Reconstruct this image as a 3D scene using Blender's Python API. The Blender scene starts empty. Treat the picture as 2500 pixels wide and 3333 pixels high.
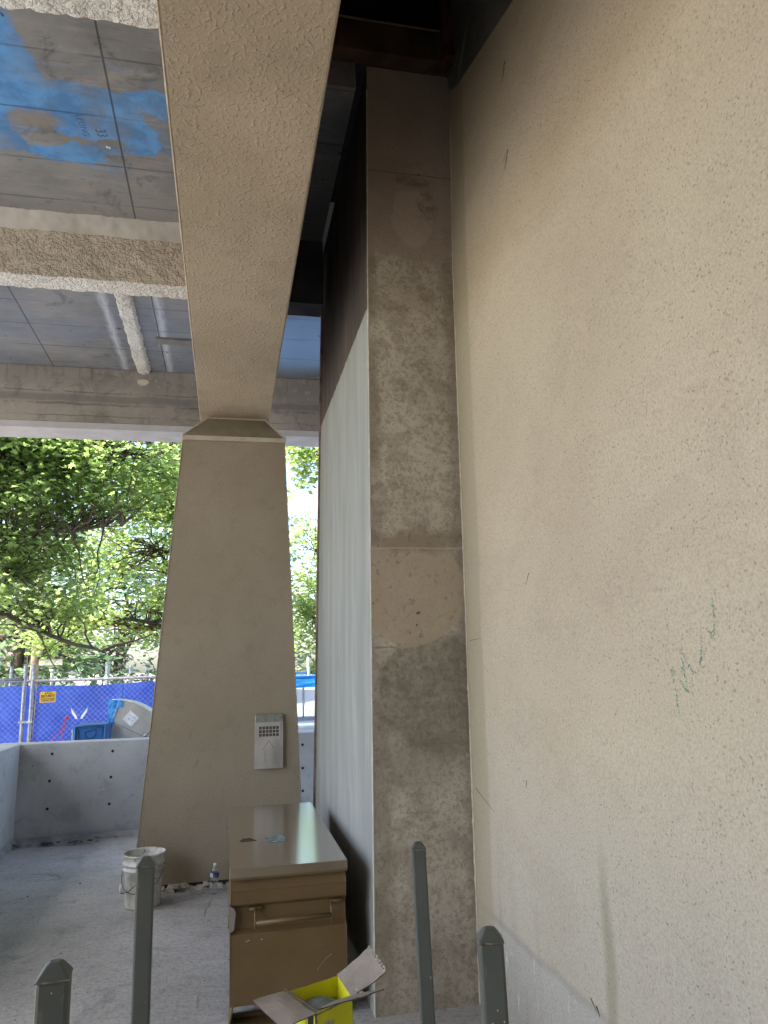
import bpy, math, random
from mathutils import Vector, Matrix, noise as mn
rd = math.radians
random.seed(7)
scene = bpy.context.scene
col = scene.collection

# ------------------------------------------------------------------ camera, world, sun, exposure
cam_d = bpy.data.cameras.new("camera"); cam = bpy.data.objects.new("camera", cam_d); col.objects.link(cam)
cr = Vector((0.97786184, -0.20716998, -0.02944189)); cu = Vector((-0.01428172, -0.20644939, 0.97835304)); cf = Vector((0.20876364, 0.95627363, 0.20483773))
mw = Matrix((cr, cu, -cf)).transposed().to_4x4(); mw.translation = Vector((0, 0, 1.66)); cam.matrix_world = mw
cam_d.sensor_fit = 'VERTICAL'; cam_d.sensor_height = 36.0; cam_d.lens = 2363.2 / 3333 * 36
cam_d.clip_start = 0.05; cam_d.clip_end = 3000
scene.camera = cam

SUN_EL = rd(56); SUN_AZ = math.atan2(-0.93, -0.36)          # azimuth as atan2(x, y)
sv = Vector((math.sin(SUN_AZ) * math.cos(SUN_EL), math.cos(SUN_AZ) * math.cos(SUN_EL), math.sin(SUN_EL)))
w = bpy.data.worlds.new("World"); scene.world = w; w.use_nodes = True
wn = w.node_tree; wn.nodes.clear()
sky = wn.nodes.new('ShaderNodeTexSky'); sky.sky_type = 'NISHITA'; sky.sun_disc = False
sky.sun_elevation = SUN_EL; sky.sun_rotation = SUN_AZ; sky.air_density = 1.0; sky.dust_density = 2.5; sky.ozone_density = 0.7
bg = wn.nodes.new('ShaderNodeBackground'); bg.inputs[1].default_value = 0.15
wo = wn.nodes.new('ShaderNodeOutputWorld'); wn.links.new(sky.outputs[0], bg.inputs[0]); wn.links.new(bg.outputs[0], wo.inputs[0])
sl = bpy.data.lights.new("sun", 'SUN'); sl.energy = 4.5; sl.angle = rd(0.5); sl.color = (1.0, 0.94, 0.84)
so = bpy.data.objects.new("sun", sl); col.objects.link(so); so.rotation_euler = sv.to_track_quat('Z', 'Y').to_euler(); so.location = (-20, -8, 30)
scene.view_settings.view_transform = 'Standard'; scene.view_settings.look = 'None'
scene.view_settings.exposure = 2.1; scene.view_settings.gamma = 1.0
scene.cycles.use_denoising = True
scene.cycles.max_bounces = 10; scene.cycles.diffuse_bounces = 6; scene.cycles.transparent_max_bounces = 12
scene.cycles.sample_clamp_indirect = 6.0

# ------------------------------------------------------------------ material helper
class Mat:
    def __init__(s, name, rough=0.8, spec=0.3, metal=0.0):
        s.m = bpy.data.materials.new(name); s.m.use_nodes = True; s.t = s.m.node_tree; s.t.nodes.clear()
        s.out = s.t.nodes.new('ShaderNodeOutputMaterial'); s.b = s.t.nodes.new('ShaderNodeBsdfPrincipled')
        s.t.links.new(s.b.outputs[0], s.out.inputs[0])
        s.b.inputs['Roughness'].default_value = rough; s.b.inputs['Metallic'].default_value = metal
        s.b.inputs['Specular IOR Level'].default_value = spec
        s.tc = s.t.nodes.new('ShaderNodeTexCoord'); s.co = s.tc.outputs['Object']
    def lk(s, a, inp):
        if hasattr(a, 'is_linked') or isinstance(a, bpy.types.NodeSocket): s.t.links.new(a, inp)
        else:
            if isinstance(a, (tuple, list)) and len(a) == 3 and inp.type == 'RGBA': a = (*a, 1)
            inp.default_value = a
    def map(s, sc=(1, 1, 1), loc=(0, 0, 0), rot=(0, 0, 0), v=None):
        n = s.t.nodes.new('ShaderNodeMapping'); s.lk(v or s.co, n.inputs[0]); n.inputs[1].default_value = loc; n.inputs[2].default_value = rot; n.inputs[3].default_value = sc
        return n.outputs[0]
    def noise(s, sc, det=4, ro=0.55, dist=0, v=None, col=False):
        n = s.t.nodes.new('ShaderNodeTexNoise'); s.lk(v or s.co, n.inputs['Vector'])
        n.inputs['Scale'].default_value = sc; n.inputs['Detail'].default_value = det; n.inputs['Roughness'].default_value = ro; n.inputs['Distortion'].default_value = dist
        return n.outputs[1 if col else 0]
    def vor(s, sc, v=None, feat='F1', out=0, rand=1.0):
        n = s.t.nodes.new('ShaderNodeTexVoronoi'); n.feature = feat; s.lk(v or s.co, n.inputs['Vector']); n.inputs['Scale'].default_value = sc; n.inputs['Randomness'].default_value = rand
        return n.outputs[out]
    def ramp(s, f, a, b, lo=0.0, hi=1.0):          # float map range, smooth
        n = s.t.nodes.new('ShaderNodeMapRange'); n.interpolation_type = 'SMOOTHSTEP'; s.lk(f, n.inputs[0])
        n.inputs[1].default_value = a; n.inputs[2].default_value = b; n.inputs[3].default_value = lo; n.inputs[4].default_value = hi
        return n.outputs[0]
    def mix(s, f, a, b, mode='MIX'):
        n = s.t.nodes.new('ShaderNodeMix'); n.data_type = 'RGBA'; n.blend_type = mode
        s.lk(f, n.inputs[0]); s.lk(a, n.inputs[6]); s.lk(b, n.inputs[7]); return n.outputs[2]
    def ma(s, op, a, b=0.0, c=0.0, clamp=False):
        n = s.t.nodes.new('ShaderNodeMath'); n.operation = op; n.use_clamp = clamp
        s.lk(a, n.inputs[0]); s.lk(b, n.inputs[1]); s.lk(c, n.inputs[2]); return n.outputs[0]
    def xyz(s, v=None):
        n = s.t.nodes.new('ShaderNodeSeparateXYZ'); s.lk(v or s.co, n.inputs[0]); return n.outputs
    def warp(s, sc, amt, v=None):
        c = s.noise(sc, 3, .6, 0, v, True)
        a = s.t.nodes.new('ShaderNodeVectorMath'); a.operation = 'SUBTRACT'; s.lk(c, a.inputs[0]); a.inputs[1].default_value = (.5, .5, .5)
        b = s.t.nodes.new('ShaderNodeVectorMath'); b.operation = 'SCALE'; s.lk(a.outputs[0], b.inputs[0]); b.inputs[3].default_value = amt
        d = s.t.nodes.new('ShaderNodeVectorMath'); d.operation = 'ADD'; s.lk(v or s.co, d.inputs[0]); s.lk(b.outputs[0], d.inputs[1]); return d.outputs[0]
    def blob(s, c, r, v=None, soft=0.1):            # ellipsoid mask around c with radii r: 1 inside
        m = s.map(tuple(1 / q for q in r), tuple(-a / q for a, q in zip(c, r)), v=v)
        n = s.t.nodes.new('ShaderNodeVectorMath'); n.operation = 'LENGTH'; s.lk(m, n.inputs[0])
        return s.ramp(n.outputs[1], 1 - soft, 1 + soft, 1, 0)
    def col(s, c): s.lk(c, s.b.inputs['Base Color']); return s
    def rough(s, c): s.lk(c, s.b.inputs['Roughness']); return s
    def bump(s, h, st=0.5, d=0.01, nrm=None):
        n = s.t.nodes.new('ShaderNodeBump'); n.inputs['Strength'].default_value = st; n.inputs['Distance'].default_value = d
        s.lk(h, n.inputs['Height'])
        if nrm is not None: s.lk(nrm, n.inputs['Normal'])
        s.t.links.new(n.outputs[0], s.b.inputs['Normal']); return n.outputs[0]

def plain(name, c, rough=0.6, spec=0.3, metal=0, var=0.12, sc=8, bump=0.0):
    m = Mat(name, rough, spec, metal); n = m.noise(sc, 4)
    m.col(m.mix(m.ramp(n, .3, .7), tuple(x * (1 - var) for x in c), tuple(min(1, x * (1 + var)) for x in c)))
    if bump: m.bump(m.noise(sc * 12, 3), bump, .003)
    return m.m

# ------------------------------------------------------------------ materials: setting
def mk_stucco_wall():
    m = Mat('wall_stucco', .92, .15)
    x, y, z = m.xyz()[:3]
    base = m.mix(m.ramp(m.noise(.7, 4), .35, .65), (.445, .375, .28), (.50, .43, .325))
    base = m.mix(m.ramp(m.noise(3.5, 3), .45, .75, 0, .35), base, (.48, .40, .29))
    # pale grey wash low down
    low = m.ramp(m.ma('ADD', z, m.ma('MULTIPLY', m.noise(1.2, 3), .9)), 1.1, 2.1, 1, 0)
    base = m.mix(m.ma('MULTIPLY', low, .6), base, (.42, .40, .345))
    # drip stains at the foot
    dr = m.noise(1, 4, .6, .4, m.map((1, 5.5, .5)))
    st = m.ma('MULTIPLY', m.ramp(dr, .5, .72), m.ramp(z, .3, 1.15, 1, 0))
    base = m.mix(m.ma('MULTIPLY', st, .6), base, (.27, .25, .19))
    st2 = m.blob((1.25, 2.47, .62), (1, .035, .34), m.warp(3, .05), .6)
    base = m.mix(m.ma('MULTIPLY', st2, .6), base, (.24, .225, .15))
    gr = m.ramp(m.ma('ADD', z, m.ma('MULTIPLY', m.noise(3, 3), .05)), .475, .49, 1, 0)
    base = m.mix(m.ma('MULTIPLY', gr, .45), base, (.36, .37, .36))
    ln = m.ma('ABSOLUTE', m.ma('SUBTRACT', m.ma('ADD', z, m.ma('MULTIPLY', m.noise(3, 3), .05)), .49))
    base = m.mix(m.ramp(ln, .0, .03, .4, 0), base, (.22, .21, .19))
    wst = m.ma('MULTIPLY', m.ramp(m.noise(1, 3, .6, 0, m.map((1, 30, 5))), .64, .72), gr)
    base = m.mix(m.ma('MULTIPLY', wst, .7), base, (.62, .63, .62))
    tw = m.ramp(m.noise(1, 5, .65, 1.5, m.map((1, 1.2, 2.6), rot=(.5, 0, 0))), .5, .66)
    base = m.mix(m.ma('MULTIPLY', tw, .22), base, (.36, .30, .22))
    # trowelled smooth strip beside the pier
    edge = m.ramp(m.ma('ADD', y, m.ma('MULTIPLY', m.noise(2.5, 3), .06)), 3.60, 3.64)
    base = m.mix(m.ma('MULTIPLY', edge, .75), base, (.36, .32, .225))
    # pits
    pv = m.warp(60, .02)
    v1 = m.vor(62, pv); rnd = m.noise(16, 4, .7)
    pit = m.ma('MULTIPLY', m.ramp(v1, .10, .27, 1, 0), m.ramp(rnd, .32, .60))
    v2 = m.vor(34, pv); pit2 = m.ma('MULTIPLY', m.ramp(v2, .05, .12, 1, 0), m.ramp(m.noise(9, 3), .52, .68))
    pits = m.ma('MULTIPLY', m.ma('MAXIMUM', pit, pit2), m.ramp(edge, 0, 1, 1, .15))
    base = m.mix(m.ma('MULTIPLY', m.ramp(m.noise(120, 3, .75), .42, .60), .32), base, (.24, .20, .15))
    base = m.mix(m.ma('MULTIPLY', pits, .50), base, (.15, .125, .085))
    m.col(base)
    h = m.ma('ADD', m.ma('MULTIPLY', m.noise(75, 3, .6), .7), m.ma('MULTIPLY', pits, -.8))
    h = m.ma('ADD', h, m.ma('MULTIPLY', m.noise(6, 3), 1.2))
    m.bump(h, .55, .006); return m.m
def mk_stucco_beam(name='beam_stucco', c1=(.37, .305, .225), c2=(.44, .365, .275)):
    m = Mat(name, .85, .2)
    x, y, z = m.xyz()[:3]
    base = m.mix(m.ramp(m.noise(1.1, 4), .35, .65), c1, c2)
    base = m.mix(m.ramp(m.noise(5, 4), .5, .75, 0, .4), base, tuple(a * .8 for a in c1))
    wv = m.warp(55, .012); v = m.vor(62, wv); rc = m.xyz(m.vor(62, wv, 'F1', 1))[0]; bum = m.ma('MULTIPLY', m.ramp(m.noise(48, 2, .5), .48, .72), m.ramp(m.noise(7, 3, .6), .3, .6, .35, 1))
    h = m.ma('ADD', m.ma('MULTIPLY', bum, m.ramp(m.noise(9, 3, .6), .25, .55, .25, 1)), m.ma('MULTIPLY', m.noise(90, 3), .5))
    base = m.mix(m.ma('MULTIPLY', m.ramp(m.noise(1, 5, .7, .5, m.map((1.5, .5, 1))), .5, .7), .25), base, (.26, .215, .16))
    base = m.mix(m.ma('MULTIPLY', bum, .16), base, tuple(a * 1.35 for a in c2))
    base = m.mix(m.ma('MULTIPLY', m.ramp(m.noise(4, 5, .7), .52, .7), .22), base, tuple(a * .6 for a in c1))
    m.col(base); m.bump(h, .55, .010); return m.m
def mk_pillar():
    m = Mat('pillar_stucco', .88, .2)
    x, y, z = m.xyz()[:3]
    base = m.mix(m.ramp(m.noise(1.2, 5), .3, .7), (.31, .255, .185), (.365, .305, .23))
    base = m.mix(m.ramp(z, 0, 3.4, .35, 0), base, (.29, .26, .18))
    st = m.blob((-.25, 6.3, 1.53), (.22, 2, .06), m.warp(7, .12), .5)
    base = m.mix(m.ma('MULTIPLY', st, .4), base, (.16, .15, .10))
    scr = m.ramp(m.noise(1, 3, .5, 1.5, m.map((7, 1, 3.2))), .70, .712)
    scr = m.ma('MULTIPLY', scr, m.ramp(z, 1.0, 1.6, 1, 0))
    base = m.mix(m.ma('MULTIPLY', scr, .5), base, (.2, .16, .11))
    base = m.mix(m.ma('MULTIPLY', m.ramp(m.noise(85, 4, .75), .45, .62), .30), base, (.17, .135, .095))
    base = m.mix(m.ma('MULTIPLY', m.ramp(m.noise(7, 6, .7), .5, .68), .28), base, (.20, .16, .115))
    sp = m.ramp(m.noise(30, 2), .70, .75)
    base = m.mix(m.ma('MULTIPLY', sp, .6), base, (.16, .12, .08))
    ws = m.blob((.1, 6.3, .15), (.9, 2, .32), m.warp(5, .3), .5)
    base = m.mix(m.ma('MULTIPLY', ws, .5), base, (.25, .24, .2))
    m.col(base); m.bump(m.ma('ADD', m.noise(90, 3), m.ma('MULTIPLY', m.noise(12, 2), .6)), .3, .005); return m.m
def mk_pier():
    m = Mat('pier_render', .9, .15)
    x, y, z = m.xyz()[:3]
    g = m.t.nodes.new('ShaderNodeNewGeometry'); nx = m.xyz(g.outputs['Normal'])[0]
    side = m.ramp(m.ma('ABSOLUTE', nx), .4, .6)
    # front face: brown skim coat, mottled
    f = m.mix(m.ramp(m.noise(1.6, 6, .6), .35, .65), (.405, .36, .295), (.52, .47, .385))
    mot = m.ramp(m.noise(6, 8, .75, .3), .47, .58)
    f = m.mix(m.ma('MULTIPLY', mot, .42), f, (.22, .185, .14))
    f = m.mix(m.ma('MULTIPLY', m.ramp(m.noise(48, 6, .8), .47, .62), .55), f, (.18, .15, .11))
    wv = m.warp(9, .10)
    lb = m.ma('MULTIPLY', m.ramp(m.xyz(wv)[0], .80, .86, 1, 0), m.ramp(m.noise(4, 4), .3, .6, .3, 1))
    f = m.mix(m.ma('MULTIPLY', lb, .6), f, (.19, .155, .11))
    rb = m.ma('MULTIPLY', m.ramp(m.xyz(wv)[0], 1.20, 1.27), .5); f = m.mix(rb, f, (.20, .165, .13))
    # dark damp patch below the scalloped skim edge
    dk = m.blob((1.10, 3.84, 1.50), (.32, 3, .32), m.warp(6, .16), .12)
    f = m.mix(m.ma('MULTIPLY', dk, .62), f, m.mix(m.ramp(m.noise(28, 6, .7), .4, .65), (.125, .115, .085), (.24, .215, .165)))
    dk2 = m.blob((1.0, 3.84, 1.15), (.2, 3, .16), m.warp(8, .2), .4)
    f = m.mix(m.ma('MULTIPLY', dk2, .4), f, (.19, .175, .13))
    sc = m.blob((.98, 3.84, 2.06), (.31, 3, .31), m.warp(3, .08), .03)
    f = m.mix(m.ma('MULTIPLY', sc, .85), f, m.mix(m.ramp(m.noise(26, 5, .7), .56, .66), (.40, .325, .24), (.24, .19, .135)))
    ug = m.blob((1.03, 3.84, 2.32), (.26, 3, .06), m.warp(10, .12), .4)
    f = m.mix(m.ma('MULTIPLY', ug, .55), f, (.18, .145, .105))
    # upper smooth plaster
    up = m.ramp(m.ma('ADD', z, m.ma('MULTIPLY', m.noise(4, 4), .2)), 4.12, 4.2)
    f = m.mix(m.ma('MULTIPLY', up, .85), f, m.mix(m.ramp(m.noise(3, 5), .4, .65), (.34, .27, .225), (.40, .33, .275)))
    pp = m.blob((1.07, 3.84, 4.33), (.13, 3, .20), m.warp(8, .1), .06)
    f = m.mix(m.ma('MULTIPLY', pp, .55), f, (.45, .37, .31))
    dd = m.ma('MAXIMUM', m.blob((1.17, 3.84, 4.42), (.07, 3, .10), m.warp(14, .08), .3), m.blob((1.08, 3.84, 4.58), (.12, 3, .035), m.warp(14, .06), .3))
    f = m.mix(m.ma('MULTIPLY', m.ma('MULTIPLY', dd, m.ramp(m.noise(22, 5, .75), .4, .6)), .7), f, (.17, .125, .10))
    for zz, lo in ((2.275, .72), (1.74, .72), (4.62, .72)):
        l = m.ma('ABSOLUTE', m.ma('SUBTRACT', z, m.ma('ADD', zz, m.ma('MULTIPLY', m.noise(5, 2), .012))))
        l = m.ramp(l, .002, .007, 1, 0)
        if zz < 2: l = m.ma('MULTIPLY', l, m.ramp(x, .86, .9, 1, 0))
        f = m.mix(m.ma('MULTIPLY', l, .55), f, (.46, .40, .31) if zz == 2.275 else (.14, .12, .09))
    hol = m.ramp(m.vor(11, m.warp(20, .05)), .05, .09, 1, 0)
    hol = m.ma('MULTIPLY', hol, m.ramp(m.noise(3, 2), .5, .6))
    f = m.mix(m.ma('MULTIPLY', hol, .85), f, (.07, .055, .04))
    # side face: pale grey brushed coat up to 3.7, bare render above, darkened further with the girder's shade painted in
    s1 = m.mix(m.ramp(m.noise(1, 5, .6, 0, m.map((5, 5, .5))), .3, .7), (.26, .265, .245), (.335, .34, .315))
    s1 = m.mix(m.ma('MULTIPLY', m.ramp(m.noise(1, 6, .7, .3, m.map((7, 7, 1.6))), .45, .65), .5), s1, (.23, .24, .235))
    s1 = m.mix(m.ma('MULTIPLY', m.ramp(m.noise(1, 5, .65, 0, m.map((40, 40, 3))), .5, .75), .12), s1, (.40, .405, .38))
    s1 = m.mix(m.ramp(m.ma('ADD', y, m.ma('MULTIPLY', m.noise(1, 3, .6, 0, m.map((3, 3, .6))), .5)), 6.2, 6.5, 0, .6), s1, (.25, .24, .20))
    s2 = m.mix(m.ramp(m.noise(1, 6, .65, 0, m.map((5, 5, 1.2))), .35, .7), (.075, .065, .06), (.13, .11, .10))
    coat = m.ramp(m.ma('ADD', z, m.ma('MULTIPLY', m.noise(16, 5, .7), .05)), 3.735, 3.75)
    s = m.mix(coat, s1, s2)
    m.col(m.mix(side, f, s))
    h = m.ma('ADD', m.noise(70, 5, .7), m.ma('MULTIPLY', mot, .6)); h = m.ma('SUBTRACT', h, m.ma('MULTIPLY', hol, 2))
    h2 = m.ma('ADD', m.ma('MULTIPLY', m.noise(1, 4, .6, 0, m.map((90, 90, 4))), .12), m.ma('MULTIPLY', coat, -1.2))
    hm = m.t.nodes.new('ShaderNodeMix'); m.lk(side, hm.inputs[0]); m.lk(h, hm.inputs[2]); m.lk(h2, hm.inputs[3])
    m.bump(hm.outputs[0], .45, .005); return m.m
def mk_floor():
    m = Mat('floor_concrete', .85, .3)
    b = m.mix(m.ramp(m.noise(1.3, 6, .6), .3, .7), (.36, .355, .34), (.475, .47, .455))
    b = m.mix(m.ma('MULTIPLY', m.ramp(m.noise(6, 6, .7, .5), .5, .7), .5), b, (.25, .25, .245))
    b = m.mix(m.ma('MULTIPLY', m.ramp(m.noise(38, 6, .75), .48, .66), .6), b, (.17, .17, .165))
    tr = m.noise(1, 5, .65, .6, m.map((3, 9, 1), rot=(0, 0, .3)))
    b = m.mix(m.ma('MULTIPLY', m.ramp(tr, .52, .7), .4), b, (.46, .46, .44))
    cr = m.ramp(m.vor(.5, m.warp(1.2, .25, m.warp(9, .02)), 'DISTANCE_TO_EDGE'), .001, .004, 1, 0)
    b = m.mix(m.ma('MULTIPLY', cr, m.ramp(m.noise(1.1, 3), .46, .60, 0, .5)), b, (.13, .125, .12))
    sta = m.ramp(m.noise(2.2, 5, .7, 1.0), .56, .66); b = m.mix(m.ma('MULTIPLY', sta, .35), b, (.19, .18, .165))
    sp = m.ramp(m.vor(26, m.warp(30, .04)), .04, .07, 1, 0); sp = m.ma('MULTIPLY', sp, m.ramp(m.noise(5, 2), .5, .6))
    b = m.mix(m.ma('MULTIPLY', sp, .8), b, (.06, .055, .05))
    m.col(b); m.rough(m.ramp(m.noise(9, 4), .3, .7, .6, .95))
    m.bump(m.ma('ADD', m.noise(32, 6, .75), m.ma('MULTIPLY', tr, 2.5)), .9, .010); return m.m
def mk_parapet():
    m = Mat('parapet_concrete', .8, .25)
    b = m.mix(m.ramp(m.noise(1.6, 5, .6), .3, .7), (.35, .35, .345), (.46, .455, .445))
    b = m.mix(m.ma('MULTIPLY', m.ramp(m.noise(5, 6, .75, .8), .5, .66), .5), b, (.25, .25, .25))
    b = m.mix(m.ma('MULTIPLY', m.ramp(m.noise(1, 5, .65, .5, m.map((2, 2, 9))), .6, .72), .4), b, (.52, .52, .51))
    z = m.xyz()[2]
    b = m.mix(m.ramp(m.ma('ADD', z, m.ma('MULTIPLY', m.noise(8, 4), .12)), .08, .17, .5, 0), b, (.2, .2, .2))
    bug = m.ma('MULTIPLY', m.ramp(m.vor(10, m.warp(20, .03)), .05, .08, 1, 0), m.ramp(m.noise(3, 2), .48, .56))
    b = m.mix(m.ma('MULTIPLY', bug, .9), b, (.07, .07, .07))
    m.col(b); m.bump(m.ma('ADD', m.noise(18, 5, .6), m.ma('MULTIPLY', bug, -1.5)), .25, .005); return m.m
def mk_deck(paint=True):
    m = Mat('deck_concrete', .8, .25)
    x, y, z = m.xyz()[:3]
    b = m.mix(m.ramp(m.noise(1.4, 6, .6), .3, .7), (.15, .153, .162), (.235, .237, .245))
    b = m.mix(m.ma('MULTIPLY', m.ramp(m.noise(1, 5, .65, .3, m.map((2.5, 14, 1))), .5, .7), .45), b, (.30, .29, .28))
    b = m.mix(m.ma('MULTIPLY', m.ramp(m.noise(1, 5, .7, .3, m.map((4, 25, 1), (3, 1, 0))), .55, .7), .5), b, (.10, .10, .10))
    if paint:
        w1 = m.warp(3.2, .30); w1 = m.warp(14, .05, w1)
        b = m.mix(m.ma('MULTIPLY', m.ramp(m.noise(1, 6, .7, 1.2, m.map((1.4, 3.2, 1), (5, 2, 0))), .52, .68), .35), b, (.32, .30, .275))
        b = m.mix(m.ma('MULTIPLY', m.ramp(m.noise(3.5, 6, .75, .6), .55, .68), .6), b, (.075, .075, .08))
        P = [((-1.33, 4.05, 5.2), (.17, .42, 2)), ((-1.0, 4.30, 5.2), (.42, .20, 2)), ((-.50, 4.22, 5.2), (.30, .13, 2)),
             ((-.66, 4.52, 5.2), (.13, .24, 2)), ((-1.15, 4.76, 5.2), (.26, .085, 2)), ((-1.55, 4.70, 5.2), (.20, .16, 2)), ((-1.75, 4.3, 5.2), (.35, .5, 2)), ((-.98, 4.52, 5.2), (.2, .12, 2)), ((-.55, 8.3, 5.2), (.01, .01, 2))]
        msk = None
        for c, r in P[:-1]:
            q = m.blob(c, r, w1, .07); msk = q if msk is None else m.ma('MAXIMUM', msk, q)
        msk = m.ma('MAXIMUM', msk, m.ma('MULTIPLY', m.blob((-1.0, 4.45, 5.2), (.75, .55, 2), m.warp(2, .3), .25), m.ramp(m.noise(1, 5, .65, .8, m.map((2, 4, 1))), .45, .62, 0, .5)))
        gap = m.blob((-1.27, 4.47, 5.2), (.17, .085, 2), m.warp(8, .1), .3)
        wear = m.ramp(m.noise(2.6, 5, .62, .4), .34, .62, .45, 1)
        msk = m.ma('MULTIPLY', m.ma('MULTIPLY', msk, wear), m.ma('SUBTRACT', 1, m.ma('MULTIPLY', gap, .9)))
        # solid last brush loads
        sol = m.ma('MAXIMUM', m.blob((-1.08, 4.79, 5.2), (.2, .05, 2), m.warp(9, .05), .05), m.blob((-.60, 4.60, 5.2), (.12, .15, 2), m.warp(4, .22, w1), .06))
        msk = m.ma('MAXIMUM', msk, m.ma('MULTIPLY', sol, .9))
        b = m.mix(m.ma('MULTIPLY', gap, .30), b, (.27, .22, .17))
        b = m.mix(msk, b, m.mix(m.ramp(m.noise(4, 5, .7), .35, .65), (.07, .19, .42), (.11, .30, .64)))
        # second bay: skylight tint painted as a pale blue wash, white overspray beside the rib
        far = m.ramp(y, 5.9, 6.1)
        wash = m.ma('MULTIPLY', m.ramp(m.noise(1.1, 4, .6), .42, .66, .15, .55), far)
        b = m.mix(wash, b, (.17, .21, .30))
        br = m.ma('MULTIPLY', m.blob((.8, 7.6, 5.2), (.55, .75, 2), m.warp(2, .2), .3), .8); b = m.mix(br, b, (.20, .36, .66))  # bright blue patch: blue paint with skylight worked into the colour
        xx = m.ma('ADD', x, m.ma('MULTIPLY', m.noise(1, 4, .7, 0, m.map((20, 5, 1))), .10))
        for cx, wd in ((-1.23, .045), (-.72, .05)):
            o = m.ramp(m.ma('ABSOLUTE', m.ma('SUBTRACT', xx, cx + .05)), wd * -.6, wd * 1.5, 1, 0)
            b = m.mix(m.ma('MULTIPLY', m.ma('MULTIPLY', o, far), .75), b, (.55, .60, .70))
    # form joints
    j = None
    for yy in (3.88, 4.37, 4.86, 5.32, 6.5, 7.0, 7.5, 8.02):
        a = m.ramp(m.ma('ABSOLUTE', m.ma('SUBTRACT', m.ma('ADD', y, m.ma('MULTIPLY', m.noise(4, 2), .006)), yy)), .003, .011, 1, 0); a = m.ma('MULTIPLY', a, m.ramp(m.noise(1.7, 3), .35, .6, .12, .7)); j = a if j is None else m.ma('MAXIMUM', j, a)
    for xx0 in (-.764, -2.04, -3.3, .5):
        a = m.ramp(m.ma('ABSOLUTE', m.ma('SUBTRACT', x, xx0)), .003, .009, 1, 0); j = m.ma('MAXIMUM', j, a)
    b = m.mix(m.ma('MULTIPLY', j, .75), b, (.035, .035, .04))
    hol = m.ma('MULTIPLY', m.ramp(m.vor(6, m.warp(18, .06)), .05, .10, 1, 0), m.ramp(m.noise(2.4, 2), .46, .54))
    b = m.mix(m.ma('MULTIPLY', hol, .85), b, (.03, .03, .03))
    m.col(b); m.bump(m.ma('ADD', m.noise(25, 5, .65), m.ma('MULTIPLY', j, -2)), .3, .006); return m.m
def mk_edge_beam():
    m = Mat('edge_beam_concrete', .85, .2); x, y, z = m.xyz()[:3]
    b = m.mix(m.ramp(m.noise(1.5, 5, .6), .3, .7), (.25, .225, .20), (.36, .33, .30))
    zz = m.ma('ADD', z, m.ma('MULTIPLY', m.noise(2.2, 5, .65), .07))
    b = m.mix(m.ramp(zz, 4.88, 5.1, 0, .45), b, (.20, .19, .19))
    drip = m.ma('MULTIPLY', m.ramp(m.noise(1, 4, .6, 0, m.map((18, 1, 1.5))), .52, .7), m.ramp(zz, 4.9, 5.2))
    b = m.mix(m.ma('MULTIPLY', drip, .6), b, (.12, .12, .125))
    b = m.mix(m.ma('MULTIPLY', m.ramp(m.noise(4, 6, .75, .5), .5, .64), .45), b, (.14, .125, .11))
    b = m.mix(m.ma('MULTIPLY', m.ramp(m.noise(9, 6, .75, .5), .56, .66), .4), b, (.44, .40, .36))
    for z0, wd in ((4.90, .008), (4.755, .012), (4.61, .006)):
        l = m.ramp(m.ma('ABSOLUTE', m.ma('SUBTRACT', zz, z0 + .025)), wd * .4, wd * 1.6, 1, 0); b = m.mix(m.ma('MULTIPLY', m.ma('MULTIPLY', l, m.ramp(m.noise(2.5, 4, .7), .38, .6)), .6), b, (.09, .085, .08))
    bd = m.ramp(m.ma('ABSOLUTE', m.ma('SUBTRACT', zz, 4.85)), .02, .07, .55, 0); b = m.mix(bd, b, (.13, .13, .135))
    b = m.mix(m.ma('MULTIPLY', m.ramp(m.noise(30, 5, .7), .55, .68), .35), b, (.16, .14, .12))
    m.col(b); m.bump(m.noise(25, 5, .7), .4, .006); return m.m
def mk_popcorn(name, c1, c2):
    m = Mat(name, .85, .2); x, y, z = m.xyz()[:3]
    b = m.mix(m.ramp(m.noise(3, 4), .35, .65), c1, c2)
    v = m.vor(58, m.warp(40, .02)); n = m.noise(44, 4, .65, .3)
    h = m.ma('ADD', m.ramp(m.noise(34, 3, .6), .4, .7), m.ma('MULTIPLY', n, .9))
    b = m.mix(m.ramp(n, .56, .70, 0, .55), b, tuple(a * .45 for a in c1))
    m.col(b); m.bump(h, .9, .016); return m.m

STUCCO = mk_stucco_wall(); BEAM = mk_stucco_beam(); PILLAR = mk_pillar(); PIER = mk_pier(); FLOOR = mk_floor()
PARA = mk_parapet(); DECK = mk_deck(); EDGEB = mk_edge_beam()
POP_W = mk_popcorn('popcorn_white', (.66, .65, .63), (.78, .77, .76)); POP_T = mk_popcorn('popcorn_tan', (.56, .49, .41), (.66, .58, .49))
TRIM = mk_stucco_beam('trim_stucco', (.50, .43, .34), (.58, .50, .40))
DARKC = plain('dark_concrete', (.09, .09, .095), .9, .2, 0, .3, 3, .4)
RUST = plain('rusted_steel', (.10, .035, .022), .7, .3, 0, .4, 5, .5)
BROWNST = plain('brown_primer_steel', (.075, .045, .03), .7, .3, 0, .4, 4, .4)
BLACKST = plain('recess_black', (.02, .018, .02), .9, .1, 0, .3, 6, .4)  # near-black puts the shade of the high recess into the colour
GREYHAUNCH = plain('grey_haunch', (.12, .115, .11), .9, .2, 0, .25, 4, .5)

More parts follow.
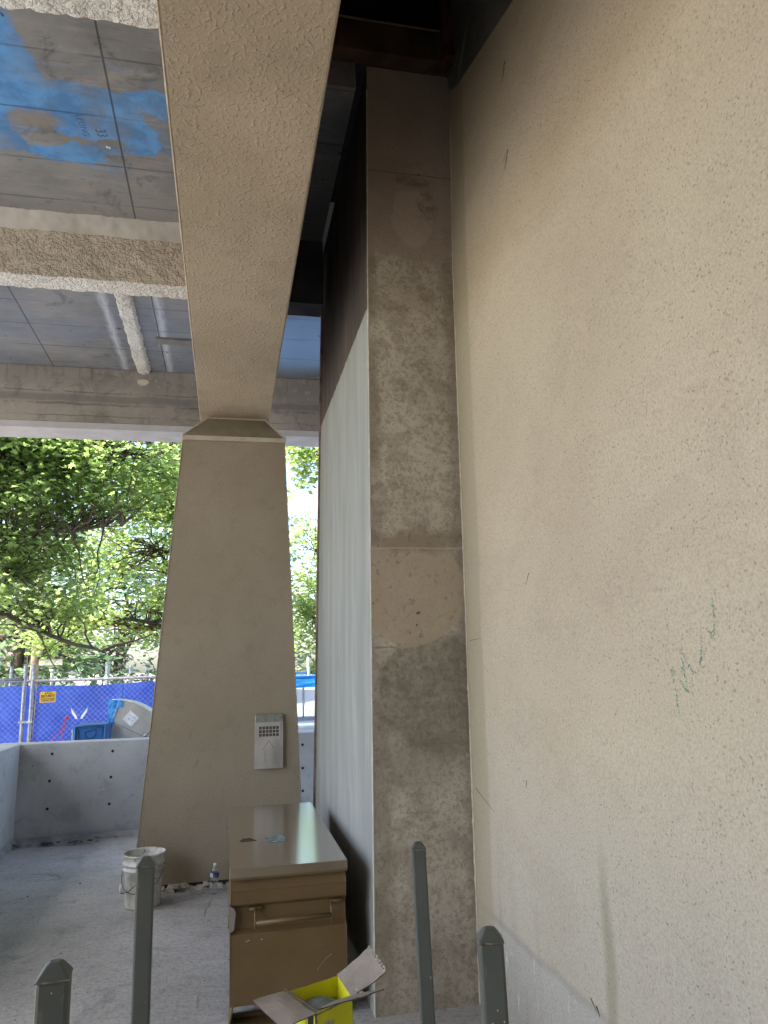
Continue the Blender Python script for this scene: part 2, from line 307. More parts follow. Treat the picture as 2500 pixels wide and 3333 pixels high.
# ------------------------------------------------------------------ object helpers
def tag(o, label=None, cat=None, group=None, kind=None):
    if label: o['label'] = label
    if cat: o['category'] = cat
    if group: o['group'] = group
    if kind: o['kind'] = kind
    return o
def empty(name, loc, label, cat, group=None, rz=0):
    o = bpy.data.objects.new(name, None); col.objects.link(o); o.location = loc; o.rotation_euler = (0, 0, rz); o.empty_display_size = .1
    return tag(o, label, cat, group)
def wloc(p):
    v = Vector((0, 0, 0))
    while p is not None: v = v + Vector(p.location); p = p.parent
    return v
def mesh(name, verts, faces, mat, parent=None, smooth=False, bevel=0, local=False, loc=None):
    """verts in world space (or in the parent's / own local space when local)"""
    me = bpy.data.meshes.new(name)
    off = Vector((0, 0, 0))
    if not local:
        if parent: off = wloc(parent)
        elif loc is not None: off = Vector(loc)
    me.from_pydata([tuple(Vector(v) - off) for v in verts], [], faces); me.update()
    mats = mat if isinstance(mat, list) else [mat]
    for q in mats: me.materials.append(q)
    if smooth:
        for p in me.polygons: p.use_smooth = True
    o = bpy.data.objects.new(name, me); col.objects.link(o)
    if parent: o.parent = parent
    elif loc is not None: o.location = loc
    if bevel:
        b = o.modifiers.new('bevel', 'BEVEL'); b.width = bevel; b.segments = 2; b.limit_method = 'ANGLE'; b.angle_limit = rd(35)
    return o
class G:
    """collects geometry for one mesh"""
    def __init__(s): s.v = []; s.f = []; s.mi = []
    def add(s, vs, fs, mi=0):
        k = len(s.v); s.v += [tuple(q) for q in vs]; s.f += [tuple(k + i for i in f) for f in fs]; s.mi += [mi] * len(fs); return s
    def box(s, a, b, mi=0):
        x0, y0, z0 = a; x1, y1, z1 = b
        return s.add([(x0, y0, z0), (x1, y0, z0), (x1, y1, z0), (x0, y1, z0), (x0, y0, z1), (x1, y0, z1), (x1, y1, z1), (x0, y1, z1)],
                     [(0, 3, 2, 1), (4, 5, 6, 7), (0, 1, 5, 4), (1, 2, 6, 5), (2, 3, 7, 6), (3, 0, 4, 7)], mi)
    def prism(s, pts, d, mi=0):                       # polygon extruded by vector d
        n = len(pts); d = Vector(d)
        vs = [Vector(p) for p in pts] + [Vector(p) + d for p in pts]
        fs = [tuple(range(n - 1, -1, -1)), tuple(range(n, 2 * n))] + [(i, (i + 1) % n, n + (i + 1) % n, n + i) for i in range(n)]
        return s.add(vs, fs, mi)
    def tube(s, pts, r, n=8, mi=0, cap=True):
        pts = [Vector(p) for p in pts]; rs = r if isinstance(r, (list, tuple)) else [r] * len(pts)
        k = len(s.v); up = None
        for i, p in enumerate(pts):
            t = (pts[min(i + 1, len(pts) - 1)] - pts[max(i - 1, 0)]).normalized()
            if up is None:
                up = Vector((0, 0, 1)) if abs(t.z) < .9 else Vector((1, 0, 0))
            a = t.cross(up); a = a.normalized() if a.length > 1e-6 else Vector((1, 0, 0)); b = a.cross(t); up = b
            for j in range(n):
                th = 2 * math.pi * j / n; s.v.append(tuple(p + (a * math.cos(th) + b * math.sin(th)) * rs[i]))
        for i in range(len(pts) - 1):
            for j in range(n):
                s.f.append((k + i * n + j, k + i * n + (j + 1) % n, k + (i + 1) * n + (j + 1) % n, k + (i + 1) * n + j)); s.mi.append(mi)
        if cap:
            s.f.append(tuple(k + j for j in range(n - 1, -1, -1))); s.f.append(tuple(k + (len(pts) - 1) * n + j for j in range(n))); s.mi += [mi, mi]
        return s
    def lathe(s, prof, c, n=40, mi=0, mat=None):      # prof [(r,z)]
        k = len(s.v)
        for r, z in prof:
            for j in range(n):
                th = 2 * math.pi * j / n; q = Vector((r * math.cos(th), r * math.sin(th), z))
                if mat: q = mat @ q
                s.v.append(tuple(q + Vector(c)))
        for i in range(len(prof) - 1):
            for j in range(n):
                s.f.append((k + i * n + j, k + i * n + (j + 1) % n, k + (i + 1) * n + (j + 1) % n, k + (i + 1) * n + j)); s.mi.append(mi)
        return s
    def make(s, name, mat, parent=None, smooth=False, bevel=0, loc=None, local=False):
        o = mesh(name, s.v, s.f, mat, parent, smooth, bevel, local, loc)
        if isinstance(mat, list):
            for p, i in zip(o.data.polygons, s.mi): p.material_index = i
        return o
def text_mesh(name, body, mat, parent, origin, xdir, ydir, size, sx=1.0, bold=0.0, align='CENTER', depth=.0006):
    """lettering as a thin solid; origin in the parent's world frame"""
    cu_ = bpy.data.curves.new(name, 'FONT'); cu_.body = body; cu_.size = size; cu_.align_x = align; cu_.align_y = 'CENTER'; cu_.offset = bold; cu_.extrude = depth; cu_.resolution_u = 3
    t = bpy.data.objects.new('tmp_text', cu_); col.objects.link(t)
    bpy.context.view_layer.update()
    me = bpy.data.meshes.new_from_object(t.evaluated_get(bpy.context.evaluated_depsgraph_get()))
    bpy.data.objects.remove(t); bpy.data.curves.remove(cu_)
    X = Vector(xdir).normalized(); Y = Vector(ydir).normalized(); Z = X.cross(Y)
    off = wloc(parent); O = Vector(origin) - off
    for v in me.vertices:
        c = v.co.copy(); v.co = O + X * c.x * sx + Y * c.y + Z * c.z
    me.materials.clear(); me.materials.append(mat); me.name = name
    o = bpy.data.objects.new(name, me); col.objects.link(o)
    if parent: o.parent = parent
    return o
def rough_sheet(g, f, nu, nv, amp, sc, nrm, mi=0, edge=True):
    """grid surface f(u,v) pushed along nrm by noise"""
    k = len(g.v); nrm = Vector(nrm)
    for i in range(nu + 1):
        for j in range(nv + 1):
            p = Vector(f(i / nu, j / nv)); a = mn.noise(p * sc) + .5 * mn.noise(p * sc * 2.3)
            g.v.append(tuple(p + nrm * a * amp))
    for i in range(nu):
        for j in range(nv):
            q = k + i * (nv + 1) + j; g.f.append((q, q + 1, q + nv + 2, q + nv + 1)); g.mi.append(mi)

# ------------------------------------------------------------------ ground and floor
g = G(); N = 1
g.add([(-400, -400, -.2), (400, -400, -.2), (400, 900, -.2), (-400, 900, -.2)], [(0, 1, 2, 3)])
mg = Mat('ground_dirt', .95, .1)
gb = mg.mix(mg.ramp(mg.noise(.25, 5), .4, .6), (.20, .18, .145), (.28, .26, .22)); gb = mg.mix(mg.ramp(mg.noise(3, 6, .7), .5, .65, 0, .5), gb, (.12, .13, .07))
mg.col(gb); mg.bump(mg.noise(8, 5), .5, .03)
tag(g.make('ground', mg.m), kind='structure')
g = G(); g.box((-16, -9, -.32), (-2.36, 8.2, -.12)); 
mp = Mat('pavement_concrete', .9, .2); mp.col(mp.mix(mp.ramp(mp.noise(1.2, 5), .3, .7), (.24, .235, .22), (.31, .30, .28))); mp.bump(mp.noise(30, 4), .3, .004)
tag(g.make('pavement', mp.m), kind='structure')
g = G(); g.box((-2.06, -18, -.25), (1.30, 8.42, 0)); g.box((1.30, 6.30, -.25), (4.0, 8.42, 0))
tag(g.make('floor', FLOOR), kind='structure')

# ------------------------------------------------------------------ big stucco wall on the right, and the pier
def lean(x, z): return x + .016 * z + .018 * max(0, z - 4)
g = G()
ys = [-16, -10] + [-6 + i * .5 for i in range(19)] + [3.35, 3.5, 3.65, 3.838]
zs = [0, 1, 2, 3, 4, 5, 6.3]
k = 0
for zz in zs:
    for yy in ys: g.v.append((lean(1.25, zz), yy, zz))
n = len(ys)
for a in range(len(zs) - 1):
    for b in range(n - 1): g.f.append((a * n + b, (a + 1) * n + b, (a + 1) * n + b + 1, a * n + b + 1)); g.mi.append(0)
g.prism([(1.262, -16, 0), (1.9, -16, 0), (1.9, -16, 6.3), (lean(1.262, 6.3), -16, 6.3)], (0, 19.837, 0))
wall = tag(g.make('retaining_wall', STUCCO), 'tall beige pitted stucco wall filling the right side of the view', 'wall')
WP = empty  # alias
# ragged bead of stucco where wall meets pier
g = G(); pts = []; rs = []
for i in range(240):
    zz = 5.05 * i / 239; pts.append((lean(1.25, zz) - .002, 3.832, zz)); rs.append(.004 + .005 * abs(mn.noise(Vector((0, 0, zz * 22)))) + .004 * abs(mn.noise(Vector((3, 0, zz * 55)))))
g.tube(pts, rs, 6); g.make('render_bead', TRIM, wall, local=True)
# scratches / marks on the wall
GREEN = plain('green_crayon', (.05, .30, .22), .9, .1, 0, .2, 30)
INK = plain('dark_scratch', (.03, .025, .02), .9, .1)
g = G(); strokes = [[(1.74, 1.80), (1.735, 1.76), (1.75, 1.70)], [(1.80, 1.715), (1.81, 1.66), (1.825, 1.615), (1.855, 1.61), (1.875, 1.64), (1.90, 1.675)], [(1.905, 1.67), (1.895, 1.61), (1.885, 1.56)], [(1.885, 1.555), (1.93, 1.60), (1.955, 1.635)], [(1.955, 1.625), (1.945, 1.56), (1.94, 1.50)], [(1.79, 1.73), (1.765, 1.72), (1.745, 1.705)]]
rr = random.Random(3)
for s_ in strokes:
    for (a, b), (c, d) in zip(s_[:-1], s_[1:]):
        L = math.hypot(c - a, d - b); nn = int(L / .0022)
        for i in range(nn):
            if rr.random() < .42: continue
            t = i / nn; y_ = a + (c - a) * t + rr.uniform(-.004, .004); z_ = b + (d - b) * t + rr.uniform(-.004, .004); q = rr.uniform(.0008, .0024)
            X = lean(1.25, z_) - .0016
            g.add([(X, y_ - q, z_), (X - .0006, y_, z_ - q * 1.3), (X, y_ + q, z_), (X - .0006, y_, z_ + q * 1.3)], [(0, 1, 2, 3)])
g.make('crayon_scrawl', GREEN, wall, local=True)
g = G()
def mark(a, b, r=.0010):
    g.tube([(lean(1.25, a[1]) - .001, a[0], a[1]), (lean(1.25, b[1]) - .001, b[0], b[1])], [r, r * .3], 5)
for c in ((2.93, 4.63), (2.935, 4.12)):
    mark((c[0] - .015, c[1]), (c[0] + .05, c[1] - .075)); mark((c[0] - .015, c[1]), (c[0] + .06, c[1] - .02)); mark((c[0] + .0, c[1] - .03), (c[0] + .035, c[1] - .08), .001)
mark((2.95, 2.03), (2.99, 1.985)); mark((3.10, 1.15), (3.105, 1.12), .0016); mark((3.78, 1.77), (3.58, 1.775), .0012); mark((3.78, 1.02), (3.52, .95), .0012); mark((2.62, .50), (2.58, .47), .0016); mark((2.58, .49), (2.56, .465), .003)
g.make('scratch_marks', INK, wall, local=True)

# pier
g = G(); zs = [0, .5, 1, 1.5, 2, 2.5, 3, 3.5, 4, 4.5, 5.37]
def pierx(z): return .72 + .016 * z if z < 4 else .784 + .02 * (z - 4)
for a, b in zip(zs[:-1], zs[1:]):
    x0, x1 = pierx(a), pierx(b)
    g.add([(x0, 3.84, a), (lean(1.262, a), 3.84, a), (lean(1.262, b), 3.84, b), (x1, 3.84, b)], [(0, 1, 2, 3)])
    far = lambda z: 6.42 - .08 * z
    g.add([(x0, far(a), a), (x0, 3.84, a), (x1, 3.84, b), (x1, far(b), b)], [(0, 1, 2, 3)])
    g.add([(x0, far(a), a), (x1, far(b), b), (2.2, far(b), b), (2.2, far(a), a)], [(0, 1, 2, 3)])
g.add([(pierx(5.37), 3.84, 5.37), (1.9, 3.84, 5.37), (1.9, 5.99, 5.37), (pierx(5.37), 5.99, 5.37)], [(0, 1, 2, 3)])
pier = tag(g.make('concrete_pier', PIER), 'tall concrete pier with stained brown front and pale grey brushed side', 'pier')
g = G(); pts = []; rs = []
for i in range(200):
    zz = 5.2 * i / 199; pts.append((pierx(zz) + .001, 3.842, zz)); rs.append(.0035 + .004 * abs(mn.noise(Vector((7, 0, zz * 25)))) + (.006 if 3.2 < zz < 3.7 else 0) * abs(mn.noise(Vector((1, 5, zz * 40)))))
g.tube(pts, rs, 6); g.make('render_bead', plain('bead_light', (.52, .50, .45), .9), pier, local=True)
g = G()
for a, b in ((0, 1.2), (1.2, 2.6), (2.6, 4.0), (4.0, 5.2)):
    ya, yb = 6.42 - .08 * a, 6.42 - .08 * b
    g.add([(pierx(a) - .012, ya - .06, a), (pierx(a) - .012, ya + .004, a), (pierx(b) - .012, yb + .004, b), (pierx(b) - .012, yb - .06, b),
           (pierx(a) + .002, ya - .06, a), (pierx(a) + .002, ya + .004, a), (pierx(b) + .002, yb + .004, b), (pierx(b) + .002, yb - .06, b)],
          [(0, 1, 2, 3), (0, 4, 5, 1), (3, 2, 6, 7), (0, 3, 7, 4), (1, 5, 6, 2)])
g.make('corner_strip', plain('corner_strip_brown', (.20, .15, .125), .8, .2, 0, .35, 9), pier, local=True)

# ------------------------------------------------------------------ deck, beams, girder
g = G()
g.box((-5.6, 3.10, 5.20), (-.05, 9.0, 6.22)); g.box((-.05, 3.842, 5.20), (.74, 9.0, 6.22)); g.box((-5.6, -16, 5.204), (-.1, 3.10, 6.22))
g.box((.74, 6.0, 5.203), (6, 9.0, 6.2))
deck = tag(g.make('deck_slab', DECK), 'grey board-marked concrete deck overhead with patches of blue paint', 'deck slab')
g = G(); g.box((-.12, -16, 6.223), (4, 4.2, 6.5)); g.box((.742, 3.842, 5.9), (4, 5.998, 6.48)); tag(g.make('upper_slab', BLACKST), 'near-black upper slab, recess shade put into its colour, above the gap between girder and stucco wall', 'slab')
SCR = plain('pencil_dark', (.05, .09, .16), .9, .1)
text_mesh('pencilled_word', 'LEONG', SCR, deck, (-.985, 4.475, 5.199), (0.12, 1, 0), (1, -.12, 0), .060, 1.0, -.0012, depth=.0004)
text_mesh('pencilled_number', '33', SCR, deck, (-.875, 4.525, 5.199), (0.12, 1, 0), (1, -.12, 0), .10, .8, -.0016, depth=.0004)
g = G(); g.box((-.80, 7.64, 5.175), (.1, 7.77, 5.2015)); g.make('patch_board', plain('patch_grey', (.17, .17, .17), .9, .2, 0, .2, 8, .3), deck)
# paint lump by the drilled hole
g = G(); 
for dx, dy in ((-.006, 0), (.010, .004)):
    g.lathe([(.0001, -.006), (.006, -.005), (.009, 0), (.009, .004)], (-.85 + dx, 4.655 + dy, 5.197), 10)
g.make('bolt_tip', plain('bright_bolt', (.85, .85, .85), .3), deck, True)

g = G(); g.box((-5.6, -4.9, -.15), (1.25, -4.5, 5.203)); tag(g.make('back_light_blocker', DARKC), 'unseen dark wall added behind the viewer to block back light', 'wall')  # unseen wall added behind the camera to cut light on front faces
# textured cross beams
def cross_beam(name, prof, x0, x1, mats, mis, label, amp=.012):
    g = G(); nx = int((x1 - x0) / .022)
    for i in range(len(prof) - 1):
        (ya, za), (yb, zb) = prof[i], prof[i + 1]; L = math.hypot(yb - ya, zb - za); nv = max(1, int(L / .022))
        nrm = Vector((0, (zb - za), -(yb - ya))).normalized()
        k = len(g.v)
        for a in range(nx + 1):
            for b in range(nv + 1):
                t = b / nv; p = Vector((x0 + (x1 - x0) * a / nx, ya + (yb - ya) * t, za + (zb - za) * t))
                d = Vector((0, mn.noise(p * 13) + .6 * mn.noise(p * 31), mn.noise(p * 13 + Vector((9, 0, 0))) + .6 * mn.noise(p * 31 + Vector((4, 0, 0)))))
                g.v.append(tuple(p + d * amp))
        for a in range(nx):
            for b in range(nv):
                q = k + a * (nv + 1) + b; g.f.append((q, q + 1, q + nv + 2, q + nv + 1)); g.mi.append(mis[i])
    return tag(g.make(name, mats, smooth=True), label, 'beam')
cross_beam('cross_beam', [(5.46, 5.22), (5.60, 5.10), (5.60, 4.71), (5.79, 4.70), (5.80, 5.22)], -4.2, -.255, [POP_W, POP_T, plain('cove_smooth', (.45, .43, .41), .8, .2, 0, .12, 3, .3)], [2, 1, 0, 0],
           'rough tan and white coated cross beam between the two deck bays')
cross_beam('cross_beam', [(2.2, 5.25), (2.2, 4.7), (3.105, 4.7), (3.12, 5.22)], -3.2, -.255, [POP_W, POP_T], [0, 0, 0], 'bumpy white coated beam at the top left, nearest overhead', .014)
g = G(); g.box((.35, 5.56, 4.62), (.75, 5.79, 5.21)); tag(g.make('cross_beam', DARKC), 'short dark beam stub between the stucco girder and the pier', 'beam')
g = G(); g.box((-5.6, 8.60, 4.52), (6, 8.93, 5.202)); 
tag(g.make('edge_beam', EDGEB, bevel=.012), 'long board-marked edge beam above the parapet and trees', 'beam')
g = G(); g.box((-5.6, 8.60, 4.44), (6, 9.02, 4.517)); g.make('drip_lip', plain('lip_light', (.46, .45, .47), .85, .2, 0, .08, 5, .2), None)
lip = bpy.data.objects['drip_lip']; eb = bpy.data.objects['edge_beam']; lip.parent = eb
# white rib in second bay
g = G(); nx = 100
for a in range(nx + 1):
    y_ = 5.78 + (8.60 - 5.78) * a / nx
    for b in range(9):
        t = b / 8; xx = -1.11 + .17 * t; h = .055 * (1 - (2 * t - 1) ** 8)
        p = Vector((xx, y_, 5.21 - h)); d = mn.noise(p * 20) * .020 + mn.noise(p * 45) * .014
        g.v.append((p.x + mn.noise(p * 25) * .018, p.y, p.z + d))
for a in range(nx):
    for b in range(8): q = a * 9 + b; g.f.append((q, q + 1, q + 10, q + 9)); g.mi.append(0)
rib = tag(g.make('stiffener_rib', POP_W, smooth=True), 'white foam-like coated rib running along the far deck bay', 'rib')
g = G()
for i in range(11):
    an = math.pi * (i / 10) + math.pi; L = .055 + .035 * random.random()
    x_ = -1.03; z_ = 5.03
    g.add([(x_ - .03, 8.597, z_ + .03), (x_ + .03, 8.597, z_ + .03), (x_ + math.cos(an) * L, 8.5965, z_ + .02 + math.sin(an) * L * .8)], [(0, 2, 1)])
g.add([(x_ + .07 * math.cos(t * .6283), 8.5955, z_ + .02 + .035 * math.sin(t * .6283)) for t in range(10)], [tuple(range(9, -1, -1))])
g.make('splatter', plain('splatter_cream', (.55, .50, .44), .9), rib, local=True)

# girder over the pillar
g = G(); gx0, gx1, gz = -.262, .35, 3.876
ny = 60
g.box((gx0, -16, gz), (gx1, 6.95, 5.199))
girder = tag(g.make('stucco_girder', BEAM, bevel=.012), 'long tan stucco girder running overhead to the tapered pillar', 'girder')
g = G(); pts = [(gx0 - .001, -1 + i * .06, gz + .003) for i in range(132)]
g.tube(pts, [.004 + .005 * abs(mn.noise(Vector(p) * 20)) for p in pts], 5); g.make('edge_bead', TRIM, girder, local=True)

# pillar
P0 = (-.03, 6.27, 0)
pil = empty('tapered_pillar', P0, 'tan tapered pillar narrowing upward under the stucco girder', 'pillar')
def px(z): t = z / 3.63; return (-.68 + (.68 - .40) * t, .63 + (.476 - .63) * t)
g = G(); zs = [.02 + 3.6 * i / 12 for i in range(13)]
for i, zz in enumerate(zs):
    a, b = px(zz); ya, yb = 6.27, 6.95
    g.v += [(a, ya, zz), (b, ya, zz), (b, yb, zz), (a, yb, zz)]
for i in range(12):
    for j in range(4): k = i * 4; g.f.append((k + j, k + (j + 1) % 4, k + 4 + (j + 1) % 4, k + 4 + j)); g.mi.append(0)
g.f.append((48, 49, 50, 51)); g.mi.append(0)
sh = g.make('shaft', PILLAR, pil, bevel=.006)
for v in sh.data.vertices: pass
g = G(); b0 = [(-.405, 6.255, 3.655), (.482, 6.255, 3.655), (.482, 6.97, 3.655), (-.405, 6.97, 3.655)]; b1 = [(-.19, 6.40, 3.874), (.31, 6.40, 3.874), (.31, 6.9, 3.874), (-.19, 6.9, 3.874)]
g.add(b0 + b1, [(0, 1, 5, 4), (1, 2, 6, 5), (2, 3, 7, 6), (3, 0, 4, 7), (0, 3, 2, 1)])
hood = g.make('cap', plain('cap_stucco', (.25, .215, .155), .85, .2, 0, .15, 5, .3), pil)
g = G(); g.box((-.412, 6.245, 3.618), (.488, 6.98, 3.658)); g.make('trim_strip', TRIM, pil, bevel=.004)
for (a, b, r) in ((b0[0], b1[0], .010), (b0[1], b1[1], .010), (b1[0], b1[1], .012)):
    g = G(); A, B = Vector(a), Vector(b); pts = [A.lerp(B, i / 20) for i in range(21)]
    g.tube(pts, [r * (.8 + .5 * abs(mn.noise(p * 30))) for p in pts], 6); g.make('corner_bead', TRIM, pil)
for ci in (0, 1):
    g = G(); pts = [Vector((px(.03 + 3.58 * i / 150)[ci], 6.271, .03 + 3.58 * i / 150)) for i in range(151)]
    g.tube(pts, [.003 + .006 * abs(mn.noise(p * 14)) + .004 * abs(mn.noise(p * 50)) for p in pts], 6); g.make('edge_bead', PILLAR, pil)
# crumbling mortar at the foot
rr = random.Random(5)
g = G(); g.box((-.67, 6.262, .003), (.62, 6.5, .05)); g.make('foot_joint', plain('joint_dark', (.035, .025, .018), .95), pil)
g = G()
for i in range(70):
    x_ = -.55 + i * .0105 + rr.uniform(-.01, .01); h = rr.uniform(.012, .034); wd = rr.uniform(.012, .03); z0 = .028 if rr.random() < .2 else 0.002; y_ = 6.235 + rr.uniform(-.012, .018)
    if .0 < x_ and rr.random() < .5: continue
    c = [(x_ - wd, y_, z0), (x_ + wd, y_ - .01, z0), (x_ + wd, y_ + .04, z0), (x_ - wd, y_ + .04, z0), (x_ - wd * .8, y_ + .006, z0 + h), (x_ + wd * .6, y_, z0 + h * .8), (x_ + wd * .7, y_ + .04, z0 + h), (x_ - wd * .6, y_ + .04, z0 + h * .9)]
    g.add(c, [(0, 3, 2, 1), (4, 5, 6, 7), (0, 1, 5, 4), (1, 2, 6, 5), (2, 3, 7, 6), (3, 0, 4, 7)])
tag(g.make('mortar_rubble', plain('mortar_chips', (.42, .39, .33), .95, .1, 0, .35, 20, .4)), 'broken pale mortar crumbs along the foot of the tapered pillar', 'rubble', kind='stuff')

# steelwork over the pier
st = empty('steel_support', (.9, 3.6, 5.4), 'dark rusty steel beam with red upright resting on top of the concrete pier', 'steel beam')
g = G(); g.box((.352, 3.73, 5.375), (1.335, 3.838, 5.60)); g.make('cross_member', BROWNST, st, bevel=.006)
g = G(); g.tube([(.36 + i * .05, 3.728, 5.602 + .004 * mn.noise(Vector((i, 0, 0)))) for i in range(20)], .008, 5); g.make('weld_bead', plain('weld_tan', (.17, .13, .10), .9), st)
g = G(); g.box((1.275, 3.66, 5.36), (1.345, 3.727, 6.2)); g.make('upright', RUST, st, bevel=.006)
g = G(); g.box((.36, 3.80, 5.604), (1.33, 3.836, 6.2)); g.make('web_plate', BLACKST, st)
# sloping haunch against the wall
g = G()
W_ = [(1.362, 3.838, 5.24), (1.354, 3.65, 5.16), (1.345, 2.753, 4.824), (1.325, 1.0, 4.20)]; I_ = [(1.345, 3.838, 5.36), (1.335, 3.596, 5.22), (1.325, 3.30, 5.42), (1.30, 1.0, 4.95)]
g.v += W_ + I_ + [(a, b, 6.25) for a, b, c in I_] + [(1.4, b, 6.25) for a, b, c in W_]; g.mi += [0] * 6
g.f += [(0, 4, 5, 1), (1, 5, 6, 2), (2, 6, 7, 3), (4, 8, 9, 5), (5, 9, 10, 6), (6, 10, 11, 7)]
tag(g.make('sloping_haunch', GREYHAUNCH), 'dark grey sloping concrete haunch where the stucco wall meets the ceiling', 'haunch')

# ------------------------------------------------------------------ parapets
pw = empty('parapet_wall', (-.5, 8.5, 0), 'low grey concrete parapet with round tie holes behind the tapered pillar', 'parapet')
g = G(); nseg = 24
g.prism([(-2.3, 8.40, -.2), (4.0, 8.66, -.2), (4.0, 8.66, .90), (-2.3, 8.40, .965)], (-.01, .22, 0)); g.make('wall_body', PARA, pw, bevel=.01)
def pary(x): return 8.40 + (x + 2.3) * .26 / 6.3
g = G(); g.add([(-2.06, 8.33, .0), (4, 8.59, .0), (4, 8.659, .05), (-2.06, 8.405, .05)], [(0, 1, 2, 3)]); g.make('cove', plain('cove_grey', (.24, .24, .235), .9, .2, 0, .25, 6, .4), pw)
dark = plain('hole_dark', (.012, .012, .013), .95)
HOL = [(-1.755, .850), (-1.165, .845), (-1.765, .585), (-1.17, .585), (-1.77, .315), (-1.175, .32), (.845, .80), (.845, .55), (.845, .31)]
for x_, z_ in HOL:
    g = G(); y_ = pary(x_) - .0
    c = Vector((x_, y_ - .0015, z_)); R = .0125
    ring = [(c.x + R * 1.25 * math.cos(t * math.pi / 8), c.y - .001, c.z + R * 1.25 * math.sin(t * math.pi / 8)) for t in range(16)]
    ins = [(c.x + R * math.cos(t * math.pi / 8), c.y - .0018, c.z + R * math.sin(t * math.pi / 8)) for t in range(16)]
    g.add(ins, [tuple(range(15, -1, -1))], 1); g.add(ring, [tuple(range(15, -1, -1))], 0)
    g.make('tie_hole', [plain('hole_rim', (.17, .17, .18), .9), dark], pw)
ps = empty('parapet_wall', (-2.2, 7, 0), 'pale side parapet at the far left edge meeting the longer parapet', 'parapet')
g = G(); g.prism([(-2.062, 8.399, -.2), (-2.062, 8.399, .965), (-2.34, 8.399, .965), (-2.34, 8.399, -.2)], (-.03, -4.4, 0)); g.make('wall_body', PARA, ps, bevel=.012)
g = G(); g.add([(-2.059, 8.39, .05), (-2.02, 8.39, .002), (-2.05, 4, .002), (-2.09, 4, .05)], [(0, 1, 2, 3), (3, 2, 1, 0)]); g.make('cove', plain('cove_grey2', (.24, .24, .235), .9, .2, 0, .25, 6, .4), ps)
# leaf litter on the floor by the parapet and grit
LEAFD = plain('dead_leaf', (.05, .04, .025), .8)
def litter(name, spots, label, cat, mat, big):
    g = G(); rr = random.Random(11)
    for (x_, y_, n_, sx, sy) in spots:
        for _ in range(n_):
            a = rr.uniform(0, 6.28); q = rr.uniform(.5, 1) * big; cx = x_ + rr.gauss(0, sx); cy = y_ + rr.gauss(0, sy); tl = rr.uniform(-.3, .3)
            P = [(1, 0), (.35, .3), (0, .55), (-.4, .25), (-1, 0), (-.3, -.35), (.1, -.5), (.4, -.25)]
            g.add([(cx + q * (u * math.cos(a) - v * math.sin(a)), cy + q * (u * math.sin(a) + v * math.cos(a)), .004 + q * (.25 + abs(u) * abs(tl) + .3 * abs(v))) for u, v in P], [tuple(range(8))])
    return tag(g.make(name, mat), label, cat, kind='stuff')
litter('leaf_litter', [(-1.86, 8.22, 14, .09, .03), (-1.72, 8.22, 7, .05, .03), (-1.44, 8.2, 5, .04, .02), (-1.32, 8.22, 5, .04, .02), (-1.1, 8.30, 2, .1, .01), (-1.56, 8.2, 2, .05, .02)],
       'scattered dead brown leaves on the floor along the parapet', 'leaves', LEAFD, .055)
g = G(); rr = random.Random(4)
for i in range(420):
    x_ = rr.uniform(-2, 1.1); y_ = rr.uniform(2.4, 8.2); q = rr.uniform(.0015, .0055) * (1 if rr.random() > .06 else 1.8)
    g.add([(x_ + q, y_, .001), (x_, y_ + q, .001), (x_ - q, y_, .001), (x_, y_ - q, .001), (x_ + q * .3, y_, .001 + q * .9)], [(0, 1, 4), (1, 2, 4), (2, 3, 4), (3, 0, 4)], 0 if rr.random() < .6 else 1)
tag(g.make('floor_grit', [plain('grit_dark', (.05, .045, .04), .9), plain('grit_pale', (.4, .39, .36), .9)]), 'fine grit and crumbs scattered over the concrete floor', 'grit', kind='stuff')

# ------------------------------------------------------------------ grille light box on pillar
GALV = Mat('galvanised', .45, .5, .85); GALV.col(GALV.mix(GALV.ramp(GALV.vor(30, out=0), .2, .5), (.30, .31, .27), (.38, .385, .34)))
STL = Mat('brushed_panel', .5, .4, .55); sx_, sy_, sz_ = STL.xyz()[:3]
c_ = STL.mix(STL.ramp(STL.noise(6, 4), .35, .7), (.50, .46, .42), (.60, .56, .52)); sm = STL.blob((.07, 0, -.12), (.05, 1, .12), STL.warp(10, .08), .5)
STL.col(STL.mix(STL.ma('MULTIPLY', sm, .5), c_, (.25, .23, .2)))
gl = empty('louvre_box', (.345, 6.27, 1.08), 'small metal vent box with square holes and an up arrow on the tapered pillar', 'vent box')
g = G(); g.box((.233, 6.236, .868), (.459, 6.268, 1.286)); g.make('back_box', GALV.m, gl, bevel=.004)
# front sheet with 6x3 holes
g = G(); X0, X1, Z0, Z1 = .228, .458, .862, 1.222; hx0, hx1, hz0, hz1 = .262, .427, 1.108, 1.192; yf = 6.232
cx = [X0]; 
for i in range(6):
    a = hx0 + (hx1 - hx0) / 6 * i; cx += [a + .0025, a + (hx1 - hx0) / 6 - .0025]
cx.append(X1); cz = [Z0]
for i in range(3):
    a = hz0 + (hz1 - hz0) / 3 * i; cz += [a + .0025, a + (hz1 - hz0) / 3 - .0025]
cz.append(Z1)
for i in range(len(cx) - 1):
    for j in range(len(cz) - 1):
        if i % 2 == 1 and j % 2 == 1: continue
        g.add([(cx[i], yf, cz[j]), (cx[i + 1], yf, cz[j]), (cx[i + 1], yf, cz[j + 1]), (cx[i], yf, cz[j + 1])], [(0, 1, 2, 3)])
for e in (((X0, yf, Z0), (X0, yf, Z1)), ((X1, yf, Z0), (X1, yf, Z1)), ((X0, yf, Z0), (X1, yf, Z0)), ((X0, yf, Z1), (X1, yf, Z1))):
    a, b = e; g.add([a, b, (b[0], 6.2355, b[2]), (a[0], 6.2355, a[2])], [(0, 1, 2, 3)])
g.make('front_plate', STL.m, gl)
